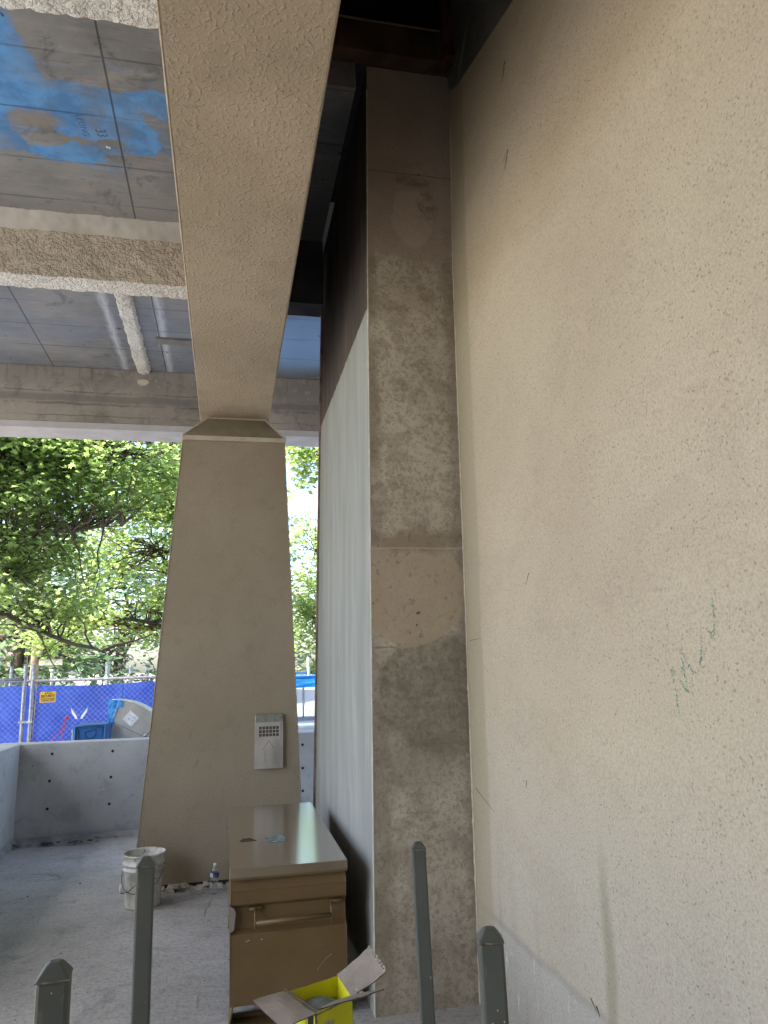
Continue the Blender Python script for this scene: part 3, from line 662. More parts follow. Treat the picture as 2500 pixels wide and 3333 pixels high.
g = G(); g.box((hx0 - .002, 6.2345, hz0), (hx1 + .002, 6.2357, hz1)); g.make('grille_back', plain('grille_dark', (.10, .085, .07), .7, .3, 0, .3, 30), gl)
g = G()
for a, b in (((.343, 1.078), (.296, 1.008)), ((.343, 1.078), (.387, 1.012)), ((.315, 1.003), (.313, .915))): g.tube([(a[0], yf - .0006, a[1]), (b[0], yf - .0006, b[1])], .0013, 5)
for i, hgt in ((0, .14), (1, .06)): g.tube([(.440 + .006 * i, yf - .0004, 1.215), (.441 + .006 * i, yf - .0004, 1.215 - hgt)], .001, 5)
g.make('arrow_mark', plain('arrow_dark', (.10, .09, .08), .7), gl)

# ------------------------------------------------------------------ tool chest
CH = Mat('chest_enamel', .42, .4); cb = CH.mix(CH.ramp(CH.noise(4, 4), .3, .7), (.122, .077, .034), (.150, .097, .044))
cb = CH.mix(CH.ramp(CH.noise(70, 3), .74, .78, 0, .6), cb, (.5, .42, .3)); CH.col(cb); CH.bump(CH.noise(140, 2), .06, .002)
LID = Mat('chest_lid', .30, .9); LID.b.inputs['Coat Weight'].default_value = 1; LID.b.inputs['Coat Roughness'].default_value = .17; LID.b.inputs['Coat IOR'].default_value = 1.7; lb_ = LID.mix(LID.ramp(LID.noise(1, 5, .6, 0, LID.map((2, 9, 1))), .3, .7), (.155, .115, .07), (.185, .14, .09))
lb_ = LID.mix(LID.ma('MULTIPLY', LID.blob((-.02, .10, .7), (.10, .45, 2), LID.warp(6, .1), .4), .35), lb_, (.25, .19, .135)); LID.col(lb_)
LID.rough(LID.ramp(LID.noise(1, 4, .7, 0, LID.map((4, 12, 1))), .3, .8, .12, .20))
ch = empty('tool_chest', (.315, 4.69, 0), 'brown steel tool chest with glossy lid standing beside the pier', 'tool chest')
def endprof(y0):
    return [(y0 + .0, .10), (y0, .405), (y0 + .035, .425), (y0 + .035, .520), (y0 + .005, .538), (y0, .595), (y0 - .004, .6), (y0 + .016, .660)]
x0, x1 = .035, .598; pr = endprof(3.895)
g = G(); n = len(pr)
ycut = 3.895
# end face made of strips, left edge notched at the recess
for x_ in (x0, x1):
    g.v += [(x_, a, b) for a, b in pr]
for i in range(n - 1): g.f.append((i, n + i, n + i + 1, i + 1)); g.mi.append(0)
for s_, x_ in ((0, x0), (n, x1)):
    k = len(g.v); g.v += [(x_, 5.50, .10), (x_, 5.50, .66)]
    f = tuple(range(s_, s_ + n)) + (k + 1, k); g.f.append(f if s_ else f[::-1]); g.mi.append(0)
k = len(g.v); g.v += [(x0, 5.50, .10), (x1, 5.50, .10), (x1, 5.50, .66), (x0, 5.50, .66), (x0, 3.895, .10), (x1, 3.895, .10)]
g.f += [(k + 1, k, k + 3, k + 2), (k + 4, k, k + 1, k + 5)]; g.mi += [0, 0]
g.make('body', CH.m, ch, bevel=.0035)
g = G(); g.box((.028, 3.868, .665), (.604, 5.512, .708)); lid = g.make('lid', [LID.m], ch, bevel=.003)
g = G(); g.box((.030, 3.872, .655), (.602, 3.892, .682)); g.make('lid_flange', CH.m, ch, bevel=.002)
# side notch edge at left corner (pocket cheek)
g = G(); g.prism([(.030, 3.893, .405), (.030, 3.893, .418), (.052, 3.893, .43), (.060, 3.893, .505), (.052, 3.893, .525), (.030, 3.893, .54)], (0, .034, 0)); g.make('corner_pocket', plain('pocket_pale', (.20, .175, .165), .5, .4), ch)
g = G(); hz = .440
g.tube([(.155, 3.885, .455), (.52, 3.885, .460)], .0105, 10)
hnd = g.make('handle', CH.m, ch, smooth=True)
for x_, xo in ((.125, .035), (.52, .0)):
    g = G(); g.tube([(x_ - .0, 3.922, .508), (x_ + .062, 3.922, .512)], .010, 8); g.make('pivot', CH.m, hnd if False else ch, smooth=True)
for x_ in (.152, .523):
    g = G(); g.tube([(x_, 3.912, .512), (x_, 3.888, .49), (x_, 3.884, .455), (x_, 3.886, .428)], .0055, 8); g.make('handle_arm', CH.m, ch, smooth=True)
# skids
for y_ in (3.91, 5.30):
    g = G(); t = .004
    g.box((x0 - .005, y_, .002), (x1 + .002, y_ + .16, .002 + t)); g.prism([(x0 - .005, y_, .006), (x0 + .0, y_, .006), (x0 + .02, y_, .0985), (x0 + .014, y_, .0985)], (0, .16, 0))
    g.prism([(x1 - .02, y_, .006), (x1 - .014, y_, .006), (x1 - .026, y_, .0985), (x1 - .032, y_, .0985)], (0, .16, 0)); g.box((x0 + .02, y_ + .155, .006), (x1 - .034, y_ + .159, .0985)) if y_ > 5 else g.box((x0 + .02, y_ + .10, .006), (x1 - .034, y_ + .104, .02))
    g.make('skid', CH.m, ch)
g = G(); 
for i, (a, b, h_) in enumerate(((.235, .33, .0), (.237, .335, .024), (.24, .34, .048), (.245, .335, .072))): g.add([(a, 4.50 - h_ * 1.9, .7091), (b, 4.51 - h_ * 1.9, .7091), (b, 4.545 - h_ * 1.9, .7091), (a, 4.535 - h_ * 1.9, .7091)], [(0, 1, 2, 3)])
g.make('worn_sticker', plain('sticker_teal', (.20, .27, .28), .6, .3, 0, .5, 40), lid)
bpy.data.objects['worn_sticker'].matrix_parent_inverse = Matrix.Identity(4)
g = G()
for a, b, y_ in ((.085, .165, 4.47), (.09, .178, 4.44), (.10, .15, 4.50)): g.tube([(a, y_, .7085), (b, y_ + .008, .7088)], .0022, 5)
g.make('scratch_marks', INK, lid)
for nm in ('worn_sticker',):
    pass
g = G()
for i in range(9):
    a = .45 + i * .004 * 2; g.tube([(a, 3.8935, .215 + .03 * math.sin(i * .2) + i * .004), (a + .008, 3.8935, .219 + .03 * math.sin((i + 1) * .2) + i * .004)], .0007, 4)
CHIP = plain('chips_pale', (.45, .40, .33), .7); g.make('long_scratch', CHIP, ch)
for a, b in ((.108, .375), (.118, .378), (.180, .377)):
    g = G(); g.box((a, 3.8935, b), (a + .007, 3.8945, b + .004)); g.make('paint_chip', CHIP, ch)

# ------------------------------------------------------------------ cardboard box
YEL = Mat('yellow_card', .55, .3); yb_ = YEL.mix(YEL.ramp(YEL.noise(6, 3), .3, .7), (.66, .62, .015), (.76, .72, .03)); YEL.col(yb_); 
YEL.bump(YEL.noise(1, 2, .5, 0, YEL.map((140, 140, 2))), .25, .002)
KRAFT = Mat('kraft_card', .85, .2); KRAFT.col(KRAFT.mix(KRAFT.ramp(KRAFT.noise(9, 5, .6), .3, .7), (.235, .20, .165), (.31, .265, .225))); KRAFT.bump(KRAFT.ma('ADD', KRAFT.noise(8, 3), KRAFT.noise(80, 2)), .25, .004)
A = Vector((.246, 3.29, .372)); B = Vector((.478, 3.392, .372)); Cc = Vector((.503, 3.172, .372)); D = Vector((.348, 3.06, .372))
bx = empty('cardboard_box', (.39, 3.22, 0), 'open yellow cardboard box with grey-brown flaps in front of the tool chest', 'box')
def panel(name, quad, mats, parent, nu=8, nv=6, bend=.0, th=.004, thd=None, ins=0):
    """quad: 4 corners; two-sided sheet of thickness th; mats[0] first face side, mats[1] the back, mats[2] edge"""
    a, b, c, d = [Vector(q) for q in quad]; nr = (b - a).cross(d - a).normalized(); g = G()
    def P(u, v, o):
        p = a.lerp(b, u).lerp(d.lerp(c, u), v); ff = bend * math.sin(math.pi * v) * math.sin(math.pi * (u * .8 + .1)) + .004 * mn.noise(p * 18)
        return p + nr * (ff + o)
    for o, mi in ((th, 0), (0, 1)):
        k = len(g.v)
        for i in range(nu + 1):
            for j in range(nv + 1): g.v.append(tuple(P(i / nu, j / nv, o)))
        for i in range(nu):
            for j in range(nv):
                q = k + i * (nv + 1) + j; f = (q, q + nv + 1, q + nv + 2, q + 1); g.f.append(f if mi == 0 else f[::-1]); g.mi.append(mi)
    M_ = (nu + 1) * (nv + 1); rim = [i * (nv + 1) for i in range(nu + 1)] + [nu * (nv + 1) + j for j in range(1, nv + 1)] + [i * (nv + 1) + nv for i in range(nu - 1, -1, -1)] + [j for j in range(nv - 1, 0, -1)]
    for i in range(len(rim)):
        q, r_ = rim[i], rim[(i + 1) % len(rim)]; g.f.append((q, q + M_, r_ + M_, r_)); g.mi.append(2)
    return g.make(name, mats, parent)
CEDGE = plain('card_edge', (.10, .08, .06), .9, .1, 0, .5, 90)
def dn(p, z=.006): return Vector((p.x, p.y, z))
panel('back_panel', (A, B, dn(B), dn(A)), [YEL.m, YEL.m, CEDGE], bx)
panel('side_panel', (B, Cc, dn(Cc), dn(B)), [YEL.m, YEL.m, CEDGE], bx)
fp = panel('front_panel', (Cc, D, dn(D), dn(Cc)), [YEL.m, KRAFT.m, CEDGE], bx)
panel('side_panel', (D, A, dn(A), dn(D)), [YEL.m, KRAFT.m, CEDGE], bx)
# flaps
panel('flap', (D + Vector((-.0, 0, .002)), A + Vector((0, 0, .004)), Vector((.119, 3.192, .392)), Vector((.225, 3.04, .345))), [KRAFT.m, KRAFT.m, CEDGE], bx, bend=.012)
panel('flap', (B + Vector((0, 0, .002)), Cc + Vector((0, 0, .002)), Vector((.640, 3.155, .452)), Vector((.600, 3.300, .500))), [KRAFT.m, YEL.m, CEDGE], bx, bend=-.012)
panel('flap', (Cc + Vector((.0, 0, .003)), D + Vector((0, 0, .003)), Vector((.345, 2.965, .428)), Vector((.616, 3.07, .423))), [KRAFT.m, YEL.m, CEDGE], bx, bend=.012)
# torn white fibres
g = G(); rr = random.Random(9)
for i in range(26):
    t = i / 25; p = Vector((.600, 3.300, .502)).lerp(Vector((.640, 3.155, .455)), t) + Vector((rr.uniform(-.006, .008), rr.uniform(-.006, .006), rr.uniform(-.002, .006))); q = rr.uniform(.002, .006)
    g.add([p + Vector((q, 0, 0)), p + Vector((0, q, q)), p + Vector((-q, 0, q * .5)), p + Vector((0, -q * 2, 0))], [(0, 1, 2, 3)])
for i in range(10):
    p = Cc + Vector((.03 + rr.uniform(-.014, .014), 0 + rr.uniform(-.01, .01), .012 + rr.uniform(-.004, .008))); q = rr.uniform(.004, .009)
    g.add([p + Vector((q, 0, 0)), p + Vector((0, q, q)), p + Vector((-q, 0, q * .5)), p + Vector((0, -q, 0))], [(0, 1, 2, 3)])
g.make('torn_fibre', plain('fibre_white', (.75, .73, .68), .9), bx)['kind'] = 'stuff'
# corrugated edge strip along D-A
g = G(); n = 26
for i in range(n):
    p = D.lerp(A, (i + .5) / n) + Vector((.006, .004, .010)); d = (A - D).normalized() * .0028; u = Vector((0, 0, 1)); s_ = Vector((0.009, -.004, 0))
    g.add([p - d - s_, p + d - s_, p + d + s_ + u * .002, p - d + s_ + u * .002, p - s_ * .2 + u * .006], [(0, 1, 4), (1, 2, 4), (2, 3, 4), (3, 0, 4)])
g.make('corrugated_edge', plain('corrugation', (.11, .085, .065), .9), bx)
# shipping label on the front
fn = (D - Cc).normalized(); nrm = Vector((-fn.y, fn.x, 0)); nrm = nrm if nrm.y < 0 else -nrm; up = Vector((0, 0, 1)); xr = -fn
def fpnt(u, z, o=.0045): return D + xr * u + Vector((0, 0, z - D.z)) + nrm * o
g = G(); g.add([fpnt(.012, .335), fpnt(.105, .335 + .006), fpnt(.105, .20), fpnt(.012, .20)], [(0, 3, 2, 1)]); g.make('shipping_label', plain('label_paper', (.50, .48, .45), .7), fp)
g = G(); rr = random.Random(2)
for i in range(7):
    z_ = .327 - i * .007; u = .034 + rr.uniform(0, .006)
    while u < .094:
        L = rr.uniform(.004, .016); g.add([fpnt(u, z_, .0052), fpnt(min(u + L, .098), z_, .0052), fpnt(min(u + L, .098), z_ - .0018, .0052), fpnt(u, z_ - .0018, .0052)], [(0, 3, 2, 1)]); u += L + .003
g.make('printed_lines', INK, fp)
g = G(); g.add([fpnt(-.001, .36, .005), fpnt(.0055, .36, .005), fpnt(.0055, .02, .005), fpnt(-.001, .02, .005)], [(0, 3, 2, 1)]); g.make('corner_tape', plain('tape_tan', (.42, .38, .28), .5), fp)
# dark printed stripe on the left side of the box
sn = (A - D).normalized(); sno = Vector((sn.y, -sn.x, 0)); sno = sno if sno.x < 0 else -sno
def spnt(u, z, o=.005): return D + sn * u + Vector((0, 0, z - D.z)) + sno * o
g = G()
for a, b in ((.012, .055), (.066, .070)): g.add([spnt(a, .37), spnt(b, .37), spnt(b, .02), spnt(a, .02)], [(0, 1, 2, 3)])
g.make('printed_stripe', plain('print_dark', (.03, .035, .03), .5), bx)
# grey cloth inside
g = G(); n = 14; cen = (A + B + Cc + D) / 4
for i in range(n + 1):
    for j in range(n + 1):
        p = A.lerp(B, i / n).lerp(D.lerp(Cc, i / n), j / n); p = cen + (p - cen) * .93
        u, v = i / n - .5, j / n - .4; p.z = .352 - .10 * (u * u * 1.4 + v * v * .5) - .02 + .012 * mn.noise(p * 14); g.v.append(tuple(p))
for i in range(n):
    for j in range(n): q = i * (n + 1) + j; g.f.append((q, q + 1, q + n + 2, q + n + 1)); g.mi.append(0)
rag = tag(g.make('grey_cloth', plain('cloth_grey', (.20, .225, .215), .95, .1, 0, .15, 12, .5), None, True, loc=(.39, 3.22, .2)), 'bundled grey cloth stuffed inside the open yellow cardboard box', 'cloth')
rag.modifiers.new('thick', 'SOLIDIFY').thickness = .01

# ------------------------------------------------------------------ bollard posts
PG = Mat('post_enamel', .38, .45); pb = PG.mix(PG.ramp(PG.noise(5, 3), .3, .7), (.070, .076, .066), (.088, .094, .083))
pb = PG.mix(PG.ramp(PG.noise(38, 3, .5), .72, .745, 0, .8), pb, (.38, .36, .33)); pb = PG.mix(PG.ma('MULTIPLY', PG.ramp(PG.noise(1, 4, .7, 1.2, PG.map((60, 60, 9))), .64, .68), .5), pb, (.16, .155, .135)); pb = PG.mix(PG.ma('MULTIPLY', PG.ramp(PG.noise(4, 5, .7), .5, .65), .3), pb, (.11, .11, .095)); PG.col(pb); PG.rough(PG.ramp(PG.noise(9, 4), .3, .7, .28, .6)); PG.bump(PG.noise(30, 3), .08, .002)
PGE = plain('post_edge_wear', (.17, .15, .12), .7, .3, 0, .5, 60)
def post(loc, h, wd, rz, label, tilt=(0, 0), spl=()):
    t = empty('steel_post', loc, label, 'post', 'square grey steel posts standing in the foreground', rz)
    t.rotation_euler = (tilt[0], tilt[1], rz)
    a = wd / 2; hb = h - .46 * wd
    g = G(); g.box((-a, -a, 0), (a, a, hb)); o = g.make('tube', PG.m, t, local=True, bevel=wd * .12)
    g = G(); k = .14 * wd
    lv = [(a * 1.02, hb - .001), (a * 1.0, hb + wd * .06), (a * .52, h - wd * .07), (a * .30, h)]
    for q, zz in lv: g.v += [(-q, -q, zz), (q, -q, zz), (q, q, zz), (-q, q, zz)]
    for i in range(3):
        for j in range(4): g.f.append((i * 4 + j, i * 4 + (j + 1) % 4, i * 4 + 4 + (j + 1) % 4, i * 4 + 4 + j)); g.mi.append(0)
    g.f.append((12, 13, 14, 15)); g.mi.append(0)
    g.make('pyramid_cap', PG.m, t, local=True, bevel=wd * .06)
    g = G(); rr = random.Random(int(h * 1000)); c = [(-a, -a), (a, -a), (a, a), (-a, a), (-a, -a)]; pts = []
    for (x_, y_), (x2, y2) in zip(c[:-1], c[1:]):
        for i in range(12): pts.append((x_ * 1.01 + (x2 - x_) * i / 12 * 1.01, y_ * 1.01 + (y2 - y_) * i / 12 * 1.01, hb + rr.uniform(-.0006, .0006)))
    g.tube(pts + [pts[0]], [.0009 + rr.random() * .0012 for _ in range(len(pts) + 1)], 5); g.make('weld_seam', PGE, t, local=True)
    g = G()
    for (u, zz, q) in spl:
        n = 9; g.add([(u + q * rr.uniform(.7, 1.1) * math.cos(i * 6.283 / n), -a - .0006, zz + q * rr.uniform(.8, 1.4) * math.sin(i * 6.283 / n)) for i in range(n)], [tuple(range(n))])
    if spl: g.make('paint_spatter', plain('splash_cream', (.50, .45, .38), .8), t, local=True)['kind'] = 'stuff'
    return t
post((-.325, 1.70, 0), 1.102, .060, rd(4), 'short wide grey steel post nearest the left edge, with worn tan cap seams', spl=((.0, 1.055, .0015),))
post((-.243, 2.60, 0), 1.082, .055, rd(3), 'grey steel post in front of the white bucket, with cleanly painted cap', tilt=(0, rd(.0)))
post((.655, 2.52, 0), 1.076, .0465, rd(-10), 'tall slim grey steel post in front of the stained pier', tilt=(0, rd(-1.2)))
post((.587, 1.675, 0), 1.084, .054, rd(-13), 'grey steel post with cream paint splashes beside the stucco wall', tilt=(0, rd(-.6)),
     spl=((.004, .93, .0018), (-.008, .905, .0022), (.017, .908, .002), (.017, .878, .006), (.012, .872, .004), (-.002, .86, .004), (-.015, .87, .0015)))

# ------------------------------------------------------------------ bucket
BK = Mat('bucket_plastic', .5, .4); bb = BK.mix(BK.ramp(BK.noise(9, 6, .7), .38, .62), (.62, .62, .57), (.40, .38, .31)); bb = BK.mix(BK.ramp(BK.noise(26, 5, .7, .6), .56, .64, 0, .85), bb, (.15, .12, .08))
bb = BK.mix(BK.ramp(BK.noise(7, 3), .45, .6, 0, .6), bb, (.68, .69, .66)); BK.col(bb)
bc = Vector((-.572, 5.985, 0)); bk = empty('bucket', bc, 'dirty white plastic bucket standing at the foot of the tapered pillar', 'bucket')
g = G(); g.lathe([(.001, .004), (.118, .004), (.121, .0), (.123, .01), (.1345, .245), (.1365, .247), (.146, .25), (.147, .262), (.139, .266), (.139, .285), (.1475, .288), (.1475, .300), (.140, .304), (.1425, .345), (.149, .348), (.150, .358), (.147, .362), (.143, .358), (.139, .30), (.132, .24), (.118, .012), (.001, .010)], bc, 64)
g.make('pail', BK.m, bk, True)
g = G(); pts = []
for i in range(21):
    an = math.pi * i / 20; x_ = .150 * math.cos(an); dz = -.155 * math.sin(an) ** .8 if 0 < i < 20 else 0
    pts.append(bc + Vector((x_ * .95 - .03 * math.sin(an), -.145 * math.sin(an) ** .6 if 0 < i < 20 else 0, .27 + dz)))
g.tube(pts, .0022, 6); bail = g.make('bail', plain('wire_black', (.02, .02, .02), .4, .5, .5), bk, True)
g = G(); m_ = pts[8]; g.tube([Vector((-.715, 5.90, .175)), Vector((-.718, 5.88, .12))], .011, 10); g.make('grip', plain('grip_white', (.75, .75, .75), .4), bk, True)
g = G(); g.tube([Vector((-.716, 5.878, .118)), Vector((-.66, 5.84, .135)), Vector((-.60, 5.835, .185)), Vector((-.575, 5.842, .215))], .0028, 6); g.make('bail_end', bpy.data.materials['wire_black'], bk, True)

# ------------------------------------------------------------------ water bottle
PET = Mat('clear_plastic', .08, .5); PET.b.inputs['Transmission Weight'].default_value = .92; PET.b.inputs['IOR'].default_value = 1.25; PET.b.inputs['Base Color'].default_value = (.93, .96, .98, 1)
bo = Vector((-.078, 6.10, 0)); bt = empty('water_bottle', bo, 'small clear plastic water bottle with blue label leaning by the pillar foot', 'bottle')
tilt = Matrix.Rotation(rd(4.5), 3, 'Y') @ Matrix.Rotation(rd(-3), 3, 'X')
pf = [(.001, .003), (.026, .003), (.0305, .010)]
for i in range(12): z_ = .014 + i * .0085; pf += [(.0318, z_), (.0288, z_ + .0042)]
pf += [(.0322, .118), (.0322, .150), (.0316, .154), (.027, .170), (.0185, .186), (.0125, .195), (.0115, .199), (.0115, .205)]
g = G(); g.lathe(pf, bo, 40, mat=tilt); g.make('bottle_body', PET.m, bt, True)
BLUEL = Mat('bottle_label_print', .4, .4); lx, ly, lz = BLUEL.xyz()[:3]; f_ = BLUEL.ma('MULTIPLY', BLUEL.ramp(lx, -.004, -.002), 1.0)
BLUEL.col(BLUEL.mix(f_, BLUEL.mix(BLUEL.ramp(BLUEL.noise(160, 2), .5, .6), (.5, .52, .6), (.25, .27, .36)), BLUEL.mix(BLUEL.ramp(BLUEL.noise(120, 2), .56, .6), (.015, .03, .16), (.35, .42, .6))))
g = G(); g.lathe([(.0328, .120), (.0330, .150)], bo, 40, mat=tilt); g.make('label_band', BLUEL.m, bt, True)
g = G(); g.lathe([(.0001, .2135), (.0145, .2135), (.0155, .211), (.0155, .199), (.014, .198)], bo, 24, mat=tilt); g.make('bottle_cap', plain('cap_white', (.75, .74, .68), .5), bt, True)

# ------------------------------------------------------------------ fences beyond the parapet
GALVP = Mat('galvanised_pipe', .45, .5, .75); GALVP.col(GALVP.mix(GALVP.ramp(GALVP.noise(30, 4), .4, .6), (.26, .27, .30), (.40, .41, .43)))
WIRE = plain('wire_zinc', (.42, .44, .52), .5, .4, .3)
def fence(name, A_, B_, zt, label, sz=.058, zb=-.1, posts=(0, 1), hp=.18, ext=None):
    A_ = Vector(A_); B_ = Vector(B_); L = (B_ - A_).length; d = (B_ - A_) / L
    f = empty(name, ((A_ + B_) / 2), label, 'fence', 'chain-link fence panels beyond the parapet')
    g = G(); g.tube([A_ + Vector((0, 0, zt)), B_ + Vector((0, 0, zt))], .021, 8); g.make('top_rail', GALVP.m, f, True)
    for t in posts:
        g = G(); p = A_.lerp(B_, t); g.tube([p + Vector((0, 0, zb)), p + Vector((0, 0, zt + hp))], .026, 10); g.make('fence_post', GALVP.m, f, True)
    g = G(); H = zt - zb; stp = sz * 1.25; n = int((L + H) / stp)
    def wig(p, q):
        k_ = 8; pts = []
        for i in range(k_ + 1):
            t = i / k_; P_ = p.lerp(q, t); pts.append(P_)
        return pts
    for s_ in (1, -1):
        for i in range(n):
            u0 = i * stp if s_ > 0 else i * stp - H; a, b = u0, u0 - H * s_ if s_ < 0 else u0 - H
            # line from (a,zt) to (b,zb)
            a_, za = (i * stp, zt); b_, zb_ = (i * stp - H, zb)
            if s_ < 0: a_, b_ = i * stp - H, i * stp
            P_ = [(a_, za), (b_, zb_)]
            # clip to 0..L
            (u1, z1), (u2, z2) = P_
            def cl(u1, z1, u2, z2):
                if (u1 < 0 and u2 < 0) or (u1 > L and u2 > L): return None
                for lim in (0, L):
                    for w_ in (0, 1):
                        uu = u1 if w_ == 0 else u2
                        out = (uu < 0) if lim == 0 else (uu > L)
                        if out:
                            t = (lim - u1) / (u2 - u1); zz = z1 + (z2 - z1) * t
                            if w_ == 0: u1, z1 = lim, zz
                            else: u2, z2 = lim, zz
                return u1, z1, u2, z2
            r_ = cl(u1, z1, u2, z2)
            if not r_: continue
            u1, z1, u2, z2 = r_
            nr = Vector((-d.y, d.x, 0)) * .0035 * s_
            m_ = max(1, int(abs(u2 - u1) / .3)); pts = [A_ + d * (u1 + (u2 - u1) * q / m_) + Vector((0, 0, z1 + (z2 - z1) * q / m_)) + nr for q in range(m_ + 1)]
            g.tube(pts, .0016, 3, cap=False)
    g.make('wire_mesh', WIRE, f); return f
f1 = fence('chain_link_fence', (-2.60, 11.0, 0), (1.2, 11.15, 0), 1.575, 'chain-link fence panel standing behind the parapet, to the right of the clamp', posts=(0, 1), hp=.22)
f2 = fence('chain_link_fence', (-4.6, 10.2, 0), (-2.70, 11.0, 0), 1.60, 'angled chain-link fence panel at the far left edge of the view', posts=(0, 1), hp=.18)
g = G()
for z_ in (1.02,): g.box((-2.74, 10.955, z_), (-2.56, 10.985, z_ + .028)); g.tube([(-2.65, 10.94, z_ + .014), (-2.65, 11.03, z_ + .014)], .009, 6)
g.make('clamp', GALVP.m, f1)
# blue windscreen on a fence further back
TARP = Mat('blue_windscreen', .7, .25); tb = TARP.mix(TARP.ramp(TARP.noise(2.2, 6, .7, .8), .35, .65), (.03, .07, .42), (.09, .17, .68)); TARP.col(tb)  # lighter and darker blues paint in the dapple of tree light
tt = TARP.t.nodes.new('ShaderNodeBsdfTranslucent'); tt.inputs[0].default_value = (.07, .15, .80, 1); mx = TARP.t.nodes.new('ShaderNodeMixShader'); mx.inputs[0].default_value = .45
TARP.t.links.new(TARP.b.outputs[0], mx.inputs[1]); TARP.t.links.new(tt.outputs[0], mx.inputs[2]); TARP.t.links.new(mx.outputs[0], TARP.out.inputs[0])
tf = empty('windscreen_fence', (-1, 12.6, 0), 'far fence covered in royal blue windscreen cloth with light dapples in its colour', 'fence')
def sheet(x0, x1, yb, zt, zb, sag, mat, name, seed=0):
    g = G(); nu, nv = int((x1 - x0) / .05), 24
    for i in range(nu + 1):
        for j in range(nv + 1):
            u = i / nu; x_ = x0 + (x1 - x0) * u; s_ = sag * abs(math.sin(u * (x1 - x0) * 1.9)) ; z_ = (zt - s_) + (zb - zt + s_) * j / nv
            y_ = yb + .16 * mn.noise(Vector((x_ * 1.3 + seed, z_ * .7, 0))) + .07 * mn.noise(Vector((x_ * 4 + z_ * 3, z_ * 2, seed)))
            g.v.append((x_, y_, z_))
    for i in range(nu):
        for j in range(nv): q = i * (nv + 1) + j; g.f.append((q, q + nv + 1, q + nv + 2, q + 1)); g.mi.append(0)
    return g.make(name, mat, tf, True)
sheet(-6.5, -2.9, 12.4, 1.50, -.15, .02, TARP.m, 'screen_cloth', 1); sheet(-2.9, .2, 12.6, 1.50, -.15, .035, TARP.m, 'screen_cloth', 5)
g = G(); g.tube([(-6.6, 12.55, 1.56), (.3, 12.75, 1.56)], .022, 8); g.make('top_rail', GALVP.m, tf, True)
for x_ in (-5.2, -3.35, -1.9, -.2): g = G(); g.tube([(x_, 12.8, -.2), (x_, 12.8, 1.62 if x_ != -3.35 else 1.8)], .025, 8); g.make('fence_post', GALVP.m, tf, True)
for x_ in (-1.62, -2.92): g = G(); g.tube([(x_, 12.48, -.1), (x_ + .01, 12.50, 1.46)], .006, 5); g.make('seam', plain('seam_navy', (.01, .012, .06), .8), tf, True)
# white V-shaped marks on the cloth
g = G(); cxv, czv = -2.23, 1.04
for s_ in (-1, 1):
    pts = [(.03, -.09), (.075, -.10), (.17, .02), (.20, .13), (.14, .06), (.06, -.03)]
    pts = [(cxv + s_ * a * .62, 12.40, czv + b * .75) for a, b in pts]; g.add(pts, [tuple(range(6))])
g.make('white_v_marks', plain('v_mark_white', (.8, .8, .8), .8), tf)
# security sign
YS = plain('sign_yellow', (.62, .40, .045), .5, .3, 0, .06, 4); BKT = plain('sign_black', (.02, .015, .01), .6)
sg = empty('security_sign', (-2.383, 10.96, 1.354), 'small yellow security sign wired to the chain-link fence', 'sign')
M0 = Vector((-2.383, 10.955, 1.354)); sxv = Vector((1, .02, .025)).normalized(); syv = Vector((.02, 0, 1)).normalized()
g = G(); c4 = [M0 + sxv * a + syv * b for a, b in ((-.102, -.071), (.102, -.071), (.102, .071), (-.102, .071))]; g.prism(c4, (0, .003, 0)); g.make('sign_plate', YS, sg)
for body, dz, s_, sxx, bo_ in (('s  s', .048, .040, 1.25, .0012), ('C', .054, .044, 1.2, .0012), ('SECURITY', .012, .0455, .86, .0012), ('CONTRACTOR SERVICES', -.022, .0185, .86, .0003), ('1-800-843-7893', -.047, .031, .82, .0003)):
    if body == 's  s':
        for dx in (-.034, .034): text_mesh('sign_lettering', 'S', BKT, sg, M0 + syv * dz + sxv * dx + Vector((0, -.0012, 0)), sxv, syv, .036, 1.1, .0012)
        continue
    text_mesh('sign_lettering', body, BKT, sg, M0 + syv * dz + Vector((0, -.0012, 0)), sxv, syv, s_, sxx, bo_)

# blue plastic panel with marker scrawl
BP = plain('bin_blue', (.015, .10, .30), .35, .5, 0, .1, 3); bn = empty('blue_plastic_bin', (-1.575, 9.5, -.2), 'dark blue plastic bin with a hand-drawn D standing behind the parapet', 'bin')
g = G(); g.prism([(-1.755, 9.50, -.2), (-1.395, 9.50, -.2), (-1.385, 9.47, 1.06), (-1.745, 9.47, 1.06)], (.01, .40, 0)); g.make('tub', BP, bn, bevel=.015)
g = G(); g.tube([(-1.745, 9.465, .7), (-1.735, 9.455, 1.045), (-1.40, 9.455, 1.048), (-1.405, 9.465, .7)], .014, 8); g.tube([(-1.71, 9.463, .7), (-1.705, 9.458, 1.02), (-1.43, 9.458, 1.022), (-1.432, 9.465, .7)], .006, 6); g.make('rim', plain('bin_blue_rim', (.02, .14, .38), .35, .5), bn, True)
g = G(); Dp = [(-1.628, .975), (-1.618, .94), (-1.60, .905), (-1.57, .895), (-1.53, .91), (-1.505, .95), (-1.503, .99), (-1.512, 1.003), (-1.55, .99), (-1.60, .980), (-1.622, .972)]
g.tube([(x_, 9.468 + .004, z_) for x_, z_ in Dp], .0045, 5); g.make('marker_scrawl', plain('marker_navy', (.01, .012, .05), .6), bn)
g = G(); g.tube([(-1.765, 9.50, .70), (-1.765, 9.49, 1.0)], .010, 6); g.tube([(-1.78, 9.50, .985), (-1.765, 9.5, 1.02)], .008, 6); g.make('side_bar', GALVP.m, bn, True)

